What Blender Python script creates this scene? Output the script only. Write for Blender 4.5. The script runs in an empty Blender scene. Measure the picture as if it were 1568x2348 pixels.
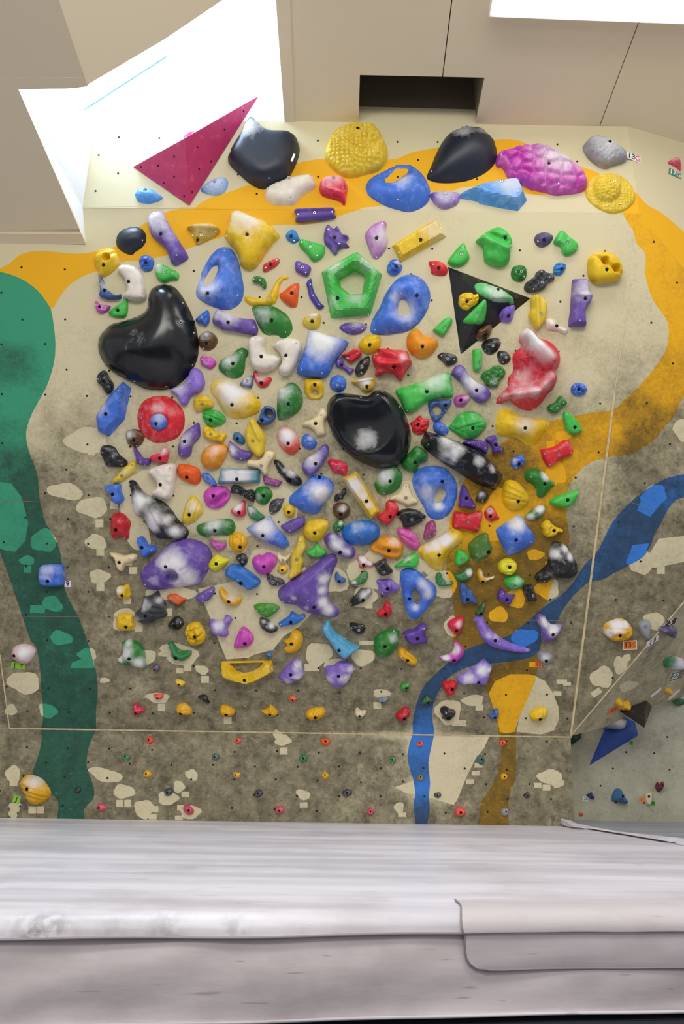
import bpy, math, random
import numpy as np
from mathutils import Vector, Matrix, noise
from mathutils.geometry import delaunay_2d_cdt
random.seed(7)
sc = bpy.context.scene
COL = sc.collection
# ---------------------------------------------------------------- camera
W, H, F = 1568.0, 2348.0, 1880.0
PITCH, ROLL = math.radians(16.0), 0.0150
CAM = Vector((0, 0, 0.717))
_r0 = Vector((1, 0, 0)); _w = Vector((0, math.cos(PITCH), math.sin(PITCH))); _u0 = Vector((0, -math.sin(PITCH), math.cos(PITCH)))
_r = _r0*math.cos(ROLL) + _u0*math.sin(ROLL)
_u = _u0*math.cos(ROLL) - _r0*math.sin(ROLL)
cd = bpy.data.cameras.new('camera'); cam = bpy.data.objects.new('camera', cd); COL.objects.link(cam)
cam.matrix_world = Matrix(((_r.x, _u.x, -_w.x, CAM.x), (_r.y, _u.y, -_w.y, CAM.y), (_r.z, _u.z, -_w.z, CAM.z), (0, 0, 0, 1)))
cd.sensor_fit = 'VERTICAL'; cd.sensor_height = 24.0; cd.lens = 24.0*F/H
cd.clip_start = 0.05
sc.camera = cam
# ---------------------------------------------------------------- world, lights, exposure
sc.view_settings.view_transform = 'Standard'; sc.view_settings.look = 'None'
sc.view_settings.gamma = 1.0; sc.view_settings.exposure = 0.0; sc.view_settings.use_curve_mapping = False
wd = bpy.data.worlds.new('room_light'); sc.world = wd; wd.use_nodes = True
wd.node_tree.nodes['Background'].inputs[0].default_value = (0.98, 0.96, 1.0, 1)
wd.node_tree.nodes['Background'].inputs[1].default_value = 0.6
def area(name, loc, target, sx, sy, power, color):
    l = bpy.data.lights.new(name, 'AREA'); l.shape = 'RECTANGLE'; l.size = sx; l.size_y = sy; l.energy = power; l.color = color
    o = bpy.data.objects.new(name, l); COL.objects.link(o); o.location = loc
    o.rotation_euler = (Vector(target)-Vector(loc)).to_track_quat('-Z', 'Y').to_euler()
    return o
area('ceiling_lamp_light', (0.2, 0.6, 3.45), (0.2, 2.6, 0.8), 3.2, 0.5, 46, (0.98, 0.97, 0.88))
area('ceiling_lamp_light', (-0.4, -1.6, 3.45), (0, 2.0, 1.2), 3.2, 0.5, 58, (0.98, 0.97, 0.88))
LAMP_EMIT, SKY_EMIT = 9.0, 42.0
# ---------------------------------------------------------------- helpers
def ray(px, py):
    return (_w + _r*((px-W/2)/F) + _u*((H/2-py)/F)).normalized()
class Plane:
    def __init__(s, o, e1, n):
        s.o = Vector(o); s.n = Vector(n).normalized()
        if s.n.dot(CAM - s.o) < 0: s.n = -s.n
        e1 = Vector(e1); s.e1 = (e1 - s.n*e1.dot(s.n)).normalized(); s.e2 = s.n.cross(s.e1)
        if s.e2.z < 0: s.e2 = -s.e2
    @staticmethod
    def pts(a, b, c):
        n = (b-a).cross(c-a); return Plane(a, Vector((1, 0, 0)), n)
    def hit(s, px, py, h=0.0):
        d = ray(px, py); o = s.o + s.n*h
        return CAM + d*((o-CAM).dot(s.n)/d.dot(s.n))
    def uv(s, px, py, h=0.0):
        p = s.hit(px, py, h) - s.o; return (p.dot(s.e1), p.dot(s.e2))
    def w(s, u, v, h=0.0): return s.o + s.e1*u + s.e2*v + s.n*h
    def mat(s, u, v, h=0.0):
        p = s.w(u, v, h); a, b, c = s.e1, s.n.cross(s.e1), s.n
        return Matrix(((a.x, b.x, c.x, p.x), (a.y, b.y, c.y, p.y), (a.z, b.z, c.z, p.z), (0, 0, 0, 1)))
def tag(o, label=None, cat=None, group=None, kind=None):
    if label: o['label'] = label
    if cat: o['category'] = cat
    if group: o['group'] = group
    if kind: o['kind'] = kind
    return o
def empty(name, loc):
    o = bpy.data.objects.new(name, None); COL.objects.link(o); o.empty_display_size = 0.05; o.location = loc; return o
def link(name, me, parent=None, mw=None):
    """link a mesh whose coordinates are in world space (or placed by mw); parent keeps world place"""
    o = bpy.data.objects.new(name, me); COL.objects.link(o)
    m = mw if mw is not None else Matrix.Identity(4)
    if parent is not None:
        o.parent = parent; o.matrix_parent_inverse = parent_inv(parent)
    o.matrix_basis = m
    return o
_pinv = {}
def parent_inv(p):
    if p.type == 'EMPTY' and p.parent is None and p.rotation_euler.x == 0:
        return Matrix.Translation(-p.location)
    return Matrix.Identity(4)
def mesh(name, vs, fs, mats, smooth=False, mi=None):
    me = bpy.data.meshes.new(name); me.from_pydata([tuple(v) for v in vs], [], fs)
    for m in (mats if isinstance(mats, (list, tuple)) else [mats]): me.materials.append(m)
    if mi is not None: me.polygons.foreach_set('material_index', mi)
    if smooth: me.polygons.foreach_set('use_smooth', [True]*len(me.polygons))
    me.update(); return me
def slab(name, pts, nrm, th, m, parent=None, smooth=False):
    """a flat polygon with thickness th extruded along nrm"""
    n = len(pts); off = Vector(nrm)*th
    vs = [Vector(p) for p in pts] + [Vector(p)+off for p in pts]
    fs = [list(range(n)), list(range(2*n-1, n-1, -1))] + [[i, (i+1) % n, n+(i+1) % n, n+i] for i in range(n)]
    return link(name, mesh(name, vs, fs, m, smooth), parent)
# ---------------------------------------------------------------- materials
def lin(hx, k=1.22):
    c = [int(hx[i:i+2], 16)/255 for i in (1, 3, 5)]
    return tuple(min(0.86, k*(x/12.92 if x < .04045 else ((x+.055)/1.055)**2.4)) for x in c) + (1,)
def newmat(name):
    m = bpy.data.materials.new(name); m.use_nodes = True; nt = m.node_tree
    return m, nt, nt.nodes['Principled BSDF']
def nd(nt, t, **kw):
    n = nt.nodes.new(t)
    for k, v in kw.items():
        if k.startswith('i_'):
            key = k[2:]; n.inputs[int(key) if key.isdigit() else key.replace('_', ' ')].default_value = v
        else: setattr(n, k, v)
    return n
def mixc(nt, fac, a, b, mode='MIX'):
    n = nt.nodes.new('ShaderNodeMix'); n.data_type = 'RGBA'; n.blend_type = mode
    for i, x in ((0, fac), (6, a), (7, b)):
        if isinstance(x, (int, float, tuple)): n.inputs[i].default_value = x
        else: nt.links.new(x, n.inputs[i])
    return n.outputs[2]
def ramp(nt, src, p0, p1, c0=(0, 0, 0, 1), c1=(1, 1, 1, 1)):
    n = nt.nodes.new('ShaderNodeValToRGB'); e = n.color_ramp.elements
    e[0].position = p0; e[1].position = p1; e[0].color = c0; e[1].color = c1
    nt.links.new(src, n.inputs[0]); return n.outputs[0]
def math_(nt, op, a, b, c=None):
    n = nt.nodes.new('ShaderNodeMath'); n.operation = op
    for i, x in enumerate((a, b, c)):
        if x is None: continue
        if isinstance(x, (int, float)): n.inputs[i].default_value = x
        else: nt.links.new(x, n.inputs[i])
    return n.outputs[0]
def plain(name, hx, rough=0.6, metal=0.0, bump=0.0, bscale=60, var=0.0, k=1.22):
    m, nt, b = newmat(name); c = lin(hx, k)
    b.inputs['Base Color'].default_value = c; b.inputs['Roughness'].default_value = rough; b.inputs['Metallic'].default_value = metal
    if bump or var:
        tc = nd(nt, 'ShaderNodeTexCoord'); ns = nd(nt, 'ShaderNodeTexNoise', i_Scale=float(bscale), i_Detail=4.0)
        nt.links.new(tc.outputs['Object'], ns.inputs['Vector'])
        if bump:
            bp = nd(nt, 'ShaderNodeBump', i_Strength=bump, i_Distance=0.004); nt.links.new(ns.outputs[0], bp.inputs['Height']); nt.links.new(bp.outputs[0], b.inputs['Normal'])
        if var:
            o = mixc(nt, ramp(nt, ns.outputs[0], .35, .7), c, tuple(x*(1-var) for x in c[:3])+(1,)); nt.links.new(o, b.inputs['Base Color'])
    return m
def emit(name, col, s):
    m, nt, b = newmat(name); b.inputs['Base Color'].default_value = (.8, .8, .8, 1)
    b.inputs['Emission Color'].default_value = col; b.inputs['Emission Strength'].default_value = s; return m
PAL = dict(yellow='#e0b40a', dyellow='#dba508', yellow2='#d8ba30', mustard='#c9a528', blue='#3d6ccb', lblue='#4f92dc', lblue2='#2a7cc2', blue2='#365c9e',
 blue3='#2468ba', navy='#33568f', navy2='#1c2a62', steel='#548aa0', steel2='#34699a', sky='#55a0c8', lgreen='#3fb448', lgreen2='#56ac62', lgreen3='#2fa43e',
 green='#1f7426', green2='#2c7642', green3='#37861c', green4='#124c1a', olive='#4c7834', purple='#62479c', purple2='#7855b0', purple3='#56348f',
 purple4='#6c4a9c', lilac='#8266c4', lilac2='#7d60b8', mauve='#ad72b2', dpurple='#50446a', indigo='#3f3496', magenta='#bf44ae', magenta2='#ad4c9e',
 pink='#cb52a2', plum='#87377d', plum2='#962c68', crimson='#cf2446', red='#cb1f2c', red2='#c4263a', red3='#b51a26', darkred='#661a30', coral='#e64c3a',
 coral2='#c4445c', orange='#ef5610', orange2='#ee8c0c', orange3='#d65a26', brown='#5a3a1a', black='#191b1e', dblack='#1e2432', blackgloss='#121519',
 charcoal='#36393e', grey='#8c8e96', greyblue='#6a7484', tealgrey='#4c665e', cream='#dcc8a0', cream2='#cabb9c', white='#dcd2c6', pinkgrey='#c89aa0',
 lemon='#d8d026', olive2='#8a7a20', wine='#b02a5a')
_hm = {}
def holdmat(key):
    if key in _hm: return _hm[key]
    m, nt, b = newmat('resin_'+key); c = lin(PAL[key])
    tc = nd(nt, 'ShaderNodeTexCoord'); at = nd(nt, 'ShaderNodeAttribute', attribute_name='chalk')
    n1 = nd(nt, 'ShaderNodeTexNoise', i_Scale=22.0, i_Detail=6.0, i_Roughness=0.65); nt.links.new(tc.outputs['Object'], n1.inputs['Vector'])
    n2 = nd(nt, 'ShaderNodeTexNoise', i_Scale=420.0, i_Detail=3.0); nt.links.new(tc.outputs['Object'], n2.inputs['Vector'])
    f = math_(nt, 'MULTIPLY_ADD', math_(nt, 'SUBTRACT', n1.outputs[0], 0.5), 0.9, at.outputs['Fac'])
    f = ramp(nt, f, 0.12, 0.95)
    grime = mixc(nt, ramp(nt, n1.outputs[0], .3, .62), tuple(x*.78 for x in c[:3])+(1,), c)
    out = mixc(nt, f, grime, (0.78, 0.77, 0.79, 1)); nt.links.new(out, b.inputs['Base Color'])
    gloss = {'blackgloss': .2, 'dblack': .42, 'brown': .2, 'black': .3, 'crimson': .3, 'red3': .3}.get(key, .5)
    rr = nt.nodes.new('ShaderNodeMapRange'); nt.links.new(f, rr.inputs[0]); rr.inputs[3].default_value = gloss; rr.inputs[4].default_value = .85
    nt.links.new(rr.outputs[0], b.inputs['Roughness'])
    bp = nd(nt, 'ShaderNodeBump', i_Strength=0.12 if gloss < .35 else .3, i_Distance=0.0015); nt.links.new(n2.outputs[0], bp.inputs['Height']); nt.links.new(bp.outputs[0], b.inputs['Normal'])
    _hm[key] = m; return m
def wallmat(name, clean, filth, k=1.22):
    lk = .33 if 'cream' in name or 'far' in name else .14
    """painted plywood: clean paint, rubbed-in grime driven by the dirt attribute"""
    m, nt, b = newmat(name); c = lin(clean, k); d = lin(filth, k)
    tc = nd(nt, 'ShaderNodeTexCoord'); at = nd(nt, 'ShaderNodeAttribute', attribute_name='dirt')
    n1 = nd(nt, 'ShaderNodeTexNoise', i_Scale=5.5, i_Detail=9.0, i_Roughness=.7); nt.links.new(tc.outputs['Object'], n1.inputs['Vector'])
    n2 = nd(nt, 'ShaderNodeTexNoise', i_Scale=60.0, i_Detail=5.0, i_Roughness=.7); nt.links.new(tc.outputs['Object'], n2.inputs['Vector'])
    mp = nd(nt, 'ShaderNodeMapping'); mp.inputs['Scale'].default_value = (45, 80, 80); mp.inputs['Rotation'].default_value = (0, .9, .7)
    nt.links.new(tc.outputs['Object'], mp.inputs[0]); n3 = nd(nt, 'ShaderNodeTexNoise', i_Scale=1.0, i_Detail=3.0); nt.links.new(mp.outputs[0], n3.inputs['Vector'])
    amp = math_(nt, 'MINIMUM', math_(nt, 'MULTIPLY_ADD', at.outputs['Fac'], 3.0, .25), 1.3)
    s = math_(nt, 'MULTIPLY_ADD', math_(nt, 'SUBTRACT', n1.outputs[0], .5), amp, at.outputs['Fac'])
    s = math_(nt, 'MULTIPLY_ADD', math_(nt, 'SUBTRACT', n2.outputs[0], .5), .55, s)
    f = ramp(nt, s, 0.08, 0.68)
    f = math_(nt, 'MULTIPLY', f, ramp(nt, at.outputs['Fac'], 0.0, 0.12))
    n4 = nd(nt, 'ShaderNodeTexNoise', i_Scale=16.0, i_Detail=7.0, i_Roughness=.75); nt.links.new(tc.outputs['Object'], n4.inputs['Vector'])
    dv = mixc(nt, ramp(nt, n4.outputs[0], .36, .66), tuple(x*.72 for x in d[:3])+(1,), tuple((1-lk)*x+lk*y for x, y in zip(d[:3], c[:3]))+(1,))
    base = mixc(nt, f, c, dv)
    sc_ = math_(nt, 'MULTIPLY', ramp(nt, n3.outputs[0], .60, .70), math_(nt, 'MULTIPLY', ramp(nt, at.outputs['Fac'], .05, .7), .5))
    out = mixc(nt, sc_, base, tuple(x*.55 for x in d[:3])+(1,))
    sp = math_(nt, 'MULTIPLY', ramp(nt, n3.outputs[0], .30, .37, (1,1,1,1), (0,0,0,1)), math_(nt, 'MULTIPLY', ramp(nt, at.outputs['Fac'], .3, .9), .3))
    out = mixc(nt, sp, out, c)
    nt.links.new(out, b.inputs['Base Color']); b.inputs['Roughness'].default_value = .72
    bp = nd(nt, 'ShaderNodeBump', i_Strength=.15, i_Distance=.002); nt.links.new(n2.outputs[0], bp.inputs['Height']); nt.links.new(bp.outputs[0], b.inputs['Normal'])
    return m
WM = [wallmat('cream_wall_paint', '#c3b998', '#605943'), wallmat('yellow_wall_paint', '#d9a000', '#6a520f'),
      wallmat('teal_wall_paint', '#2f8c6a', '#1d4a3a'), wallmat('blue_wall_paint', '#2d70c4', '#233f5a')]
WM.append(plain('white_shaft_paint', '#dcdcda', .75))
M_far = wallmat('grey_far_wall_paint', '#aeac98', '#7e7e6c')
M_ceil = plain('ceiling_board', '#dacdb2', .8, bump=.1, bscale=120)
M_well = plain('white_plaster', '#dcdcdc', .8, bump=.2, bscale=200)
M_dark = plain('dark_gap', '#17130f', .9)
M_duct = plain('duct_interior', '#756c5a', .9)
M_white = plain('white_enamel', '#e4e4e4', .4)
M_seam = plain('cream_sealant', '#c4b48c', .7, var=.35, bscale=30)
M_steel = plain('steel_screw', '#b8bcc4', .3, .8)
M_bolt = plain('black_oxide_bolt', '#101012', .45, .4)
M_zinc = plain('zinc_bolt', '#a8a8ac', .35, .8)
M_hole = plain('hole_shadow', '#1a1410', .9)
M_lamp = emit('lamp_diffuser', (1, .98, .95, 1), LAMP_EMIT)
M_sky = emit('skylight_daylight', (.60, .79, 1, 1), SKY_EMIT)
M_frame = plain('skylight_frame', '#4f8894', .5)
def vinyl(name, hx, dk, strx=0.6):
    m, nt, b = newmat(name); tc = nd(nt, 'ShaderNodeTexCoord')
    mp = nd(nt, 'ShaderNodeMapping'); mp.inputs['Scale'].default_value = (strx, 7, 7); mp.inputs['Rotation'].default_value = (0, 0, .06); nt.links.new(tc.outputs['Object'], mp.inputs[0])
    n1 = nd(nt, 'ShaderNodeTexNoise', i_Scale=1.3, i_Detail=5.0, i_Roughness=.55); nt.links.new(mp.outputs[0], n1.inputs['Vector'])
    n2 = nd(nt, 'ShaderNodeTexNoise', i_Scale=3.0, i_Detail=8.0, i_Roughness=.6); nt.links.new(tc.outputs['Object'], n2.inputs['Vector'])
    mp3 = nd(nt, 'ShaderNodeMapping'); mp3.inputs['Scale'].default_value = (6, 60, 110); nt.links.new(tc.outputs['Object'], mp3.inputs[0])
    n3 = nd(nt, 'ShaderNodeTexNoise', i_Scale=1.0, i_Detail=2.0); nt.links.new(mp3.outputs[0], n3.inputs['Vector'])
    c = mixc(nt, ramp(nt, n1.outputs[0], .38, .62), lin(dk), lin(hx))
    c = mixc(nt, math_(nt, 'MULTIPLY', ramp(nt, n2.outputs[0], .5, .72), .35), c, lin('#8f8688'))
    c = mixc(nt, math_(nt, 'MULTIPLY', ramp(nt, n3.outputs[0], .68, .76), .45), c, lin('#7c6668'))
    sa = nd(nt, 'ShaderNodeAttribute', attribute_name='stain'); n5 = nd(nt, 'ShaderNodeTexNoise', i_Scale=38.0, i_Detail=4.0); nt.links.new(tc.outputs['Object'], n5.inputs['Vector'])
    c = mixc(nt, math_(nt, 'MULTIPLY', sa.outputs['Fac'], ramp(nt, n5.outputs[0], .38, .58)), c, lin('#6e6a70'))
    nt.links.new(c, b.inputs['Base Color']); b.inputs['Roughness'].default_value = .42
    bp = nd(nt, 'ShaderNodeBump', i_Strength=.2, i_Distance=.015); nt.links.new(n1.outputs[0], bp.inputs['Height'])
    nt.links.new(bp.outputs[0], b.inputs['Normal']); return m
M_mat = vinyl('off_white_vinyl', '#d8d4dc', '#bfbbc2')
M_mat2 = vinyl('grey_vinyl', '#9a9ca6', '#858892')
M_matf = vinyl('front_vinyl', '#d2c8ca', '#bfb5b7', 1.6)
M_flap = vinyl('flap_vinyl', '#c8bfc2', '#bcb4b7', 1.0)
M_pipe = plain('piping_vinyl', '#8c8286', .5)
M_floor = plain('floor_rubber', '#2a2c3a', .8)
# ---------------------------------------------------------------- planes of the room
YK = 4.4; MATZ = 0.35
K = Plane((0, YK, 0), (1, 0, 0), (0, -1, 0))
zk = K.hit(784, 1681.5).z
ov = math.radians(20)
M = Plane((0, YK, zk), (1, 0, 0), (0, -math.cos(ov), -math.sin(ov)))
vt = M.uv(784, 481.5)[1]; ptop = M.w(0, vt)
ot = math.radians(6)
T = Plane(ptop, (1, 0, 0), (0, -math.cos(ot), -math.sin(ot)))
pc = T.hit(784, 280); sl = 0.10
C = Plane(pc, (1, 0, 0), Vector((0, -1, sl)).cross(Vector((1, 0, 0))))
pl = M.hit(100, 560)
L = Plane(pl, (1, 0, 0), Vector((0, -1, .20)).cross(Vector((1, 0, 0))))
U = Plane.pts(L.hit(135, 0), L.hit(200, 195), C.hit(626, -80))
crA, crB = M.hit(1467, 489), M.hit(1308, 1688)
T2 = Plane.pts(T.hit(1440, 290), crA, C.hit(1568, 328))
M2 = Plane.pts(crA, crB, T2.hit(1568, 617))
FW = Plane((0, 4.85, 0), (1, 0, 0), (0, -1, 0))
B = Plane.pts(crB, M2.hit(1568, 1380), FW.hit(1568, 1595))
MT = Plane((0, 3, MATZ), (1, 0, 0), (0, 0, 1))
# ---------------------------------------------------------------- painted climbing walls
def inpoly(P, X, Y):
    c = np.zeros(len(X), bool); n = len(P)
    for i in range(n):
        x1, y1 = P[i]; x2, y2 = P[(i+1) % n]
        if y1 == y2: continue
        c ^= ((y1 > Y) != (y2 > Y)) & (X < (x2-x1)*(Y-y1)/(y2-y1)+x1)
    return c
def smooth(P, k=4):
    n = len(P); out = []
    for i in range(n):
        p0, p1, p2, p3 = [np.array(P[(i+j-1) % n], float) for j in range(4)]
        for s in range(k):
            t = s/k
            out.append(tuple(.5*((2*p1)+(-p0+p2)*t+(2*p0-5*p1+4*p2-p3)*t*t+(-p0+3*p1-3*p2+p3)*t**3)))
    return out
def P_(s): return [tuple(float(a) for a in q.split(',')) for q in s.split()]
YEL = [P_('0,615 40,588 65,578 110,576 175,582 225,575 270,563 322,519 338,509 376,488 417,477 430,470 850,470 824,480 786,493 750,505 694,516 627,517 514,542 455,562 384,585 322,598 277,601 220,623 194,632 164,650 143,672 117,711 105,690 85,665 50,640 0,623 -120,600 -120,640'),
 P_('1428,480 1452,530 1459,558 1480,583 1478,621 1487,662 1500,693 1525,728 1533,756 1530,790 1520,815 1497,848 1464,887 1436,912 1408,938 1362,945 1309,956 1262,965 1240,975 1200,985 1168,1004 1148,1018 1117,1043 1090,1070 1066,1099 1057,1116 1043,1163 1032,1186 1029,1212 1023,1295 1026,1318 1035,1352 1041,1400 1041,1419 1050,1500 1180,1470 1247,1392 1265,1340 1290,1280 1305,1241 1301,1202 1298,1167 1301,1123 1319,1093 1338,1071 1361,1058 1395,1048 1447,1041 1472,1029 1502,1006 1524,979 1549,949 1568,907 1640,800 1700,700 1600,560 1500,470'),
 P_('1126,1530 1190,1513 1233,1500 1230,1546 1215,1590 1200,1623 1184,1664 1183,1692 1182,1781 1169,1819 1164,1863 1163,1905 1102,1905 1103,1842 1123,1809 1144,1761 1149,1717 1142,1682 1140,1653 1131,1623 1118,1592 1110,1572'),
 P_('1459,447 1484,470 1517,489 1568,532 1640,600 1640,720 1460,482')]
YELT = P_('445,478 480,455 525,440 577,422 658,404 679,376 717,367 745,364 889,367 943,350 999,339 1142,320 1184,322 1215,333 1324,379 1370,396 1462,445 1480,500 1428,500 1400,470 1340,441 1268,445 1243,447 1212,445 1120,428 1058,430 1040,437 989,440 884,470 825,478 820,500 445,500')
TEAL = P_('-120,600 0,623 50,640 85,665 105,690 117,711 125,760 127,800 122,840 105,890 75,945 60,990 65,1030 80,1070 86,1090 91,1144 102,1192 118,1221 134,1254 141,1283 146,1339 158,1374 182,1420 200,1470 212,1510 222,1550 224,1590 220,1631 220,1671 212,1692 202,1719 199,1759 214,1802 214,1832 193,1856 187,1905 129,1905 134,1840 102,1808 75,1778 88,1732 95,1698 95,1671 99,1641 95,1590 92,1537 83,1483 70,1468 51,1412 37,1371 11,1296 0,1267 -60,1100')
BLUE = P_('1640,1070 1568,1087 1534,1095 1502,1110 1465,1135 1445,1152 1418,1180 1398,1207 1383,1239 1371,1261 1359,1276 1338,1298 1314,1335 1286,1365 1249,1390 1220,1415 1182,1447 1155,1462 1109,1475 1074,1487 1050,1503 1019,1526 975,1569 960,1600 952,1625 946,1656 946,1682 939,1704 935,1730 937,1755 947,1786 952,1822 948,1847 957,1905 975,1905 985,1857 983,1829 986,1794 982,1750 989,1712 995,1681 991,1646 992,1623 1001,1595 1019,1564 1039,1546 1070,1531 1103,1523 1164,1518 1223,1505 1240,1480 1243,1450 1273,1430 1289,1401 1315,1366 1340,1342 1351,1335 1383,1328 1410,1313 1442,1296 1472,1279 1489,1256 1502,1222 1514,1202 1529,1172 1546,1150 1568,1140 1640,1120')
# places where a hold once kept the wall clean: ellipses cx,cy,rx,ry,rot and straight-edged tag marks
EL = '150,1127,42,18,8 212,1163,36,23,0 220,1243,25,17,10 228,1322,24,16,0 55,1565,38,25,10 25,1628,14,13,0 30,1775,17,20,0 242,1777,40,15,15 284,1815,25,16,0 330,1855,22,22,0 385,1830,24,16,0 410,1804,13,14,0 440,1777,15,12,30 436,1862,24,16,0 648,1697,19,13,0 637,1685,13,9,40 695,1822,17,11,25 915,1852,11,13,0 1085,1606,25,13,-5 1028,1632,30,29,0 1262,1782,30,17,5 1278,1796,16,10,0 362,1600,27,12,5 463,1536,16,10,20 412,1500,44,24,15 388,1493,24,12,-20 832,1507,27,19,0 1380,1553,27,24,-20 1422,1525,16,20,0 1500,1424,24,20,20 1437,1508,10,8,0 100,1240,30,26,0 62,1285,18,11,0 120,1385,25,17,20 140,1463,26,16,10 35,1850,14,12,0 30,1865,10,12,0 200,1500,22,14,0 1227,1272,20,12,0 1255,1350,28,24,0 1180,1372,26,22,0 1143,1410,22,18,0 290,1422,34,26,0 330,1507,28,18,0 240,1560,12,6,0 1202,1462,32,20,-10 1035,1436,16,24,0 990,1300,26,20,0 1500,1135,30,22,-20 1470,1290,26,28,10 1568,985,24,26,0 730,1500,32,26,-20 775,1535,34,26,0 875,1590,20,10,0 1440,1573,22,11,-18 545,1245,24,26,0 610,1300,52,40,0 620,1365,50,26,-20 860,1310,62,46,0 760,1330,40,30,0 835,1368,30,24,-30 640,1430,46,24,-20 930,1140,46,34,0 1010,1340,40,30,0 940,1300,34,22,0 345,1130,70,50,20 320,1230,26,34,0 560,1160,120,80,0 200,1010,50,30,0 390,1360,60,18,0 1275,1085,24,26,0 1150,1185,50,60,0 1290,1000,18,12,0 110,1630,22,16,20 305,1170,30,60,0'
TG = '228,1200,9,9,0 230,1266,9,8,0 230,1346,9,9,0 291,1378,9,7,0 318,1440,9,8,0 274,1842,8,8,0 293,1842,8,8,0 352,1855,11,7,0 350,1873,9,6,0 425,1821,9,6,0 415,1852,9,6,0 410,1875,9,5,0 650,1722,9,8,0 696,1846,9,6,0 922,1868,9,5,0 1099,1622,9,7,0 1053,1658,16,7,2 1233,1801,8,6,0 1253,1806,9,7,0 370,1622,8,8,0 522,1652,9,8,0 470,1558,9,8,0 430,1531,9,8,0 412,1538,8,6,0 715,1531,17,8,0 841,1474,18,5,0 1097,1755,9,5,0 1090,1773,9,5,0 1077,1792,9,5,0 1367,1588,12,7,-35 1260,1297,10,9,0 1288,1563,12,5,0 1300,1568,9,4,0 1278,1590,9,5,0 865,1618,9,8,0 294,1290,9,8,0 305,1308,9,8,0 63,1305,9,8,0 86,1397,17,9,2 845,1386,9,9,0 765,1341,10,8,0 1222,1524,9,6,0 31,1797,9,5,0 74,1857,9,8,0 93,1857,8,8,0 1515,1306,9,10,0 1268,1105,8,6,0 387,1404,7,9,0 1262,1020,9,9,0 210,1035,9,9,0 262,1158,9,9,0 310,1210,9,11,0'
POLY = [P_('454,1350 700,1300 720,1400 686,1437 650,1459 626,1490 583,1501 570,1508 519,1512 501,1468 481,1414'),
 P_('996,1684 1123,1686 1110,1715 1090,1740 1070,1780 1062,1800 1050,1830 1040,1846 983,1829 986,1794 982,1750 989,1712'),
 P_('905,1805 947,1790 952,1822 930,1818'), P_('1230,1552 1250,1562 1268,1590 1280,1620 1281,1650 1270,1675 1240,1684 1215,1682 1184,1678 1190,1650 1215,1590'),
 P_('1120,1590 1135,1562 1170,1546 1210,1546 1230,1550 1215,1590 1184,1664 1180,1678 1160,1682 1146,1678 1140,1650'),
 P_('0,1105 25,1108 50,1140 65,1200 58,1240 35,1265 10,1262 -40,1240 -40,1120'), P_('1450,1250 1490,1245 1470,1285 1440,1296 1435,1290'),
 P_('1470,1300 1510,1235 1640,1222 1640,1270 1560,1290 1500,1302'), P_('165,1520 212,1500 218,1532 162,1532'), P_('1468,1150 1500,1118 1525,1130 1520,1150 1490,1185 1460,1170')]
def ell(cx, cy, rx, ry, r, n=18):
    r = math.radians(r); o = []
    for i in range(n):
        a = 2*math.pi*i/n; w = 1+.10*math.sin(3*a+cx)+.06*math.sin(5*a+cy)
        x, y = rx*w*math.cos(a), ry*w*math.sin(a); o.append((cx+x*math.cos(r)-y*math.sin(r), cy+x*math.sin(r)+y*math.cos(r)))
    return o
def rect(cx, cy, rx, ry, r):
    r = math.radians(r); return [(cx+x*math.cos(r)-y*math.sin(r), cy+x*math.sin(r)+y*math.cos(r)) for x, y in ((-rx, -ry), (rx, -ry), (rx, ry), (-rx, ry))]
CLEAN = [ell(*map(float, s.split(','))) for s in EL.split()] + [rect(*map(float, s.split(','))) for s in TG.split()] + POLY
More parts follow.
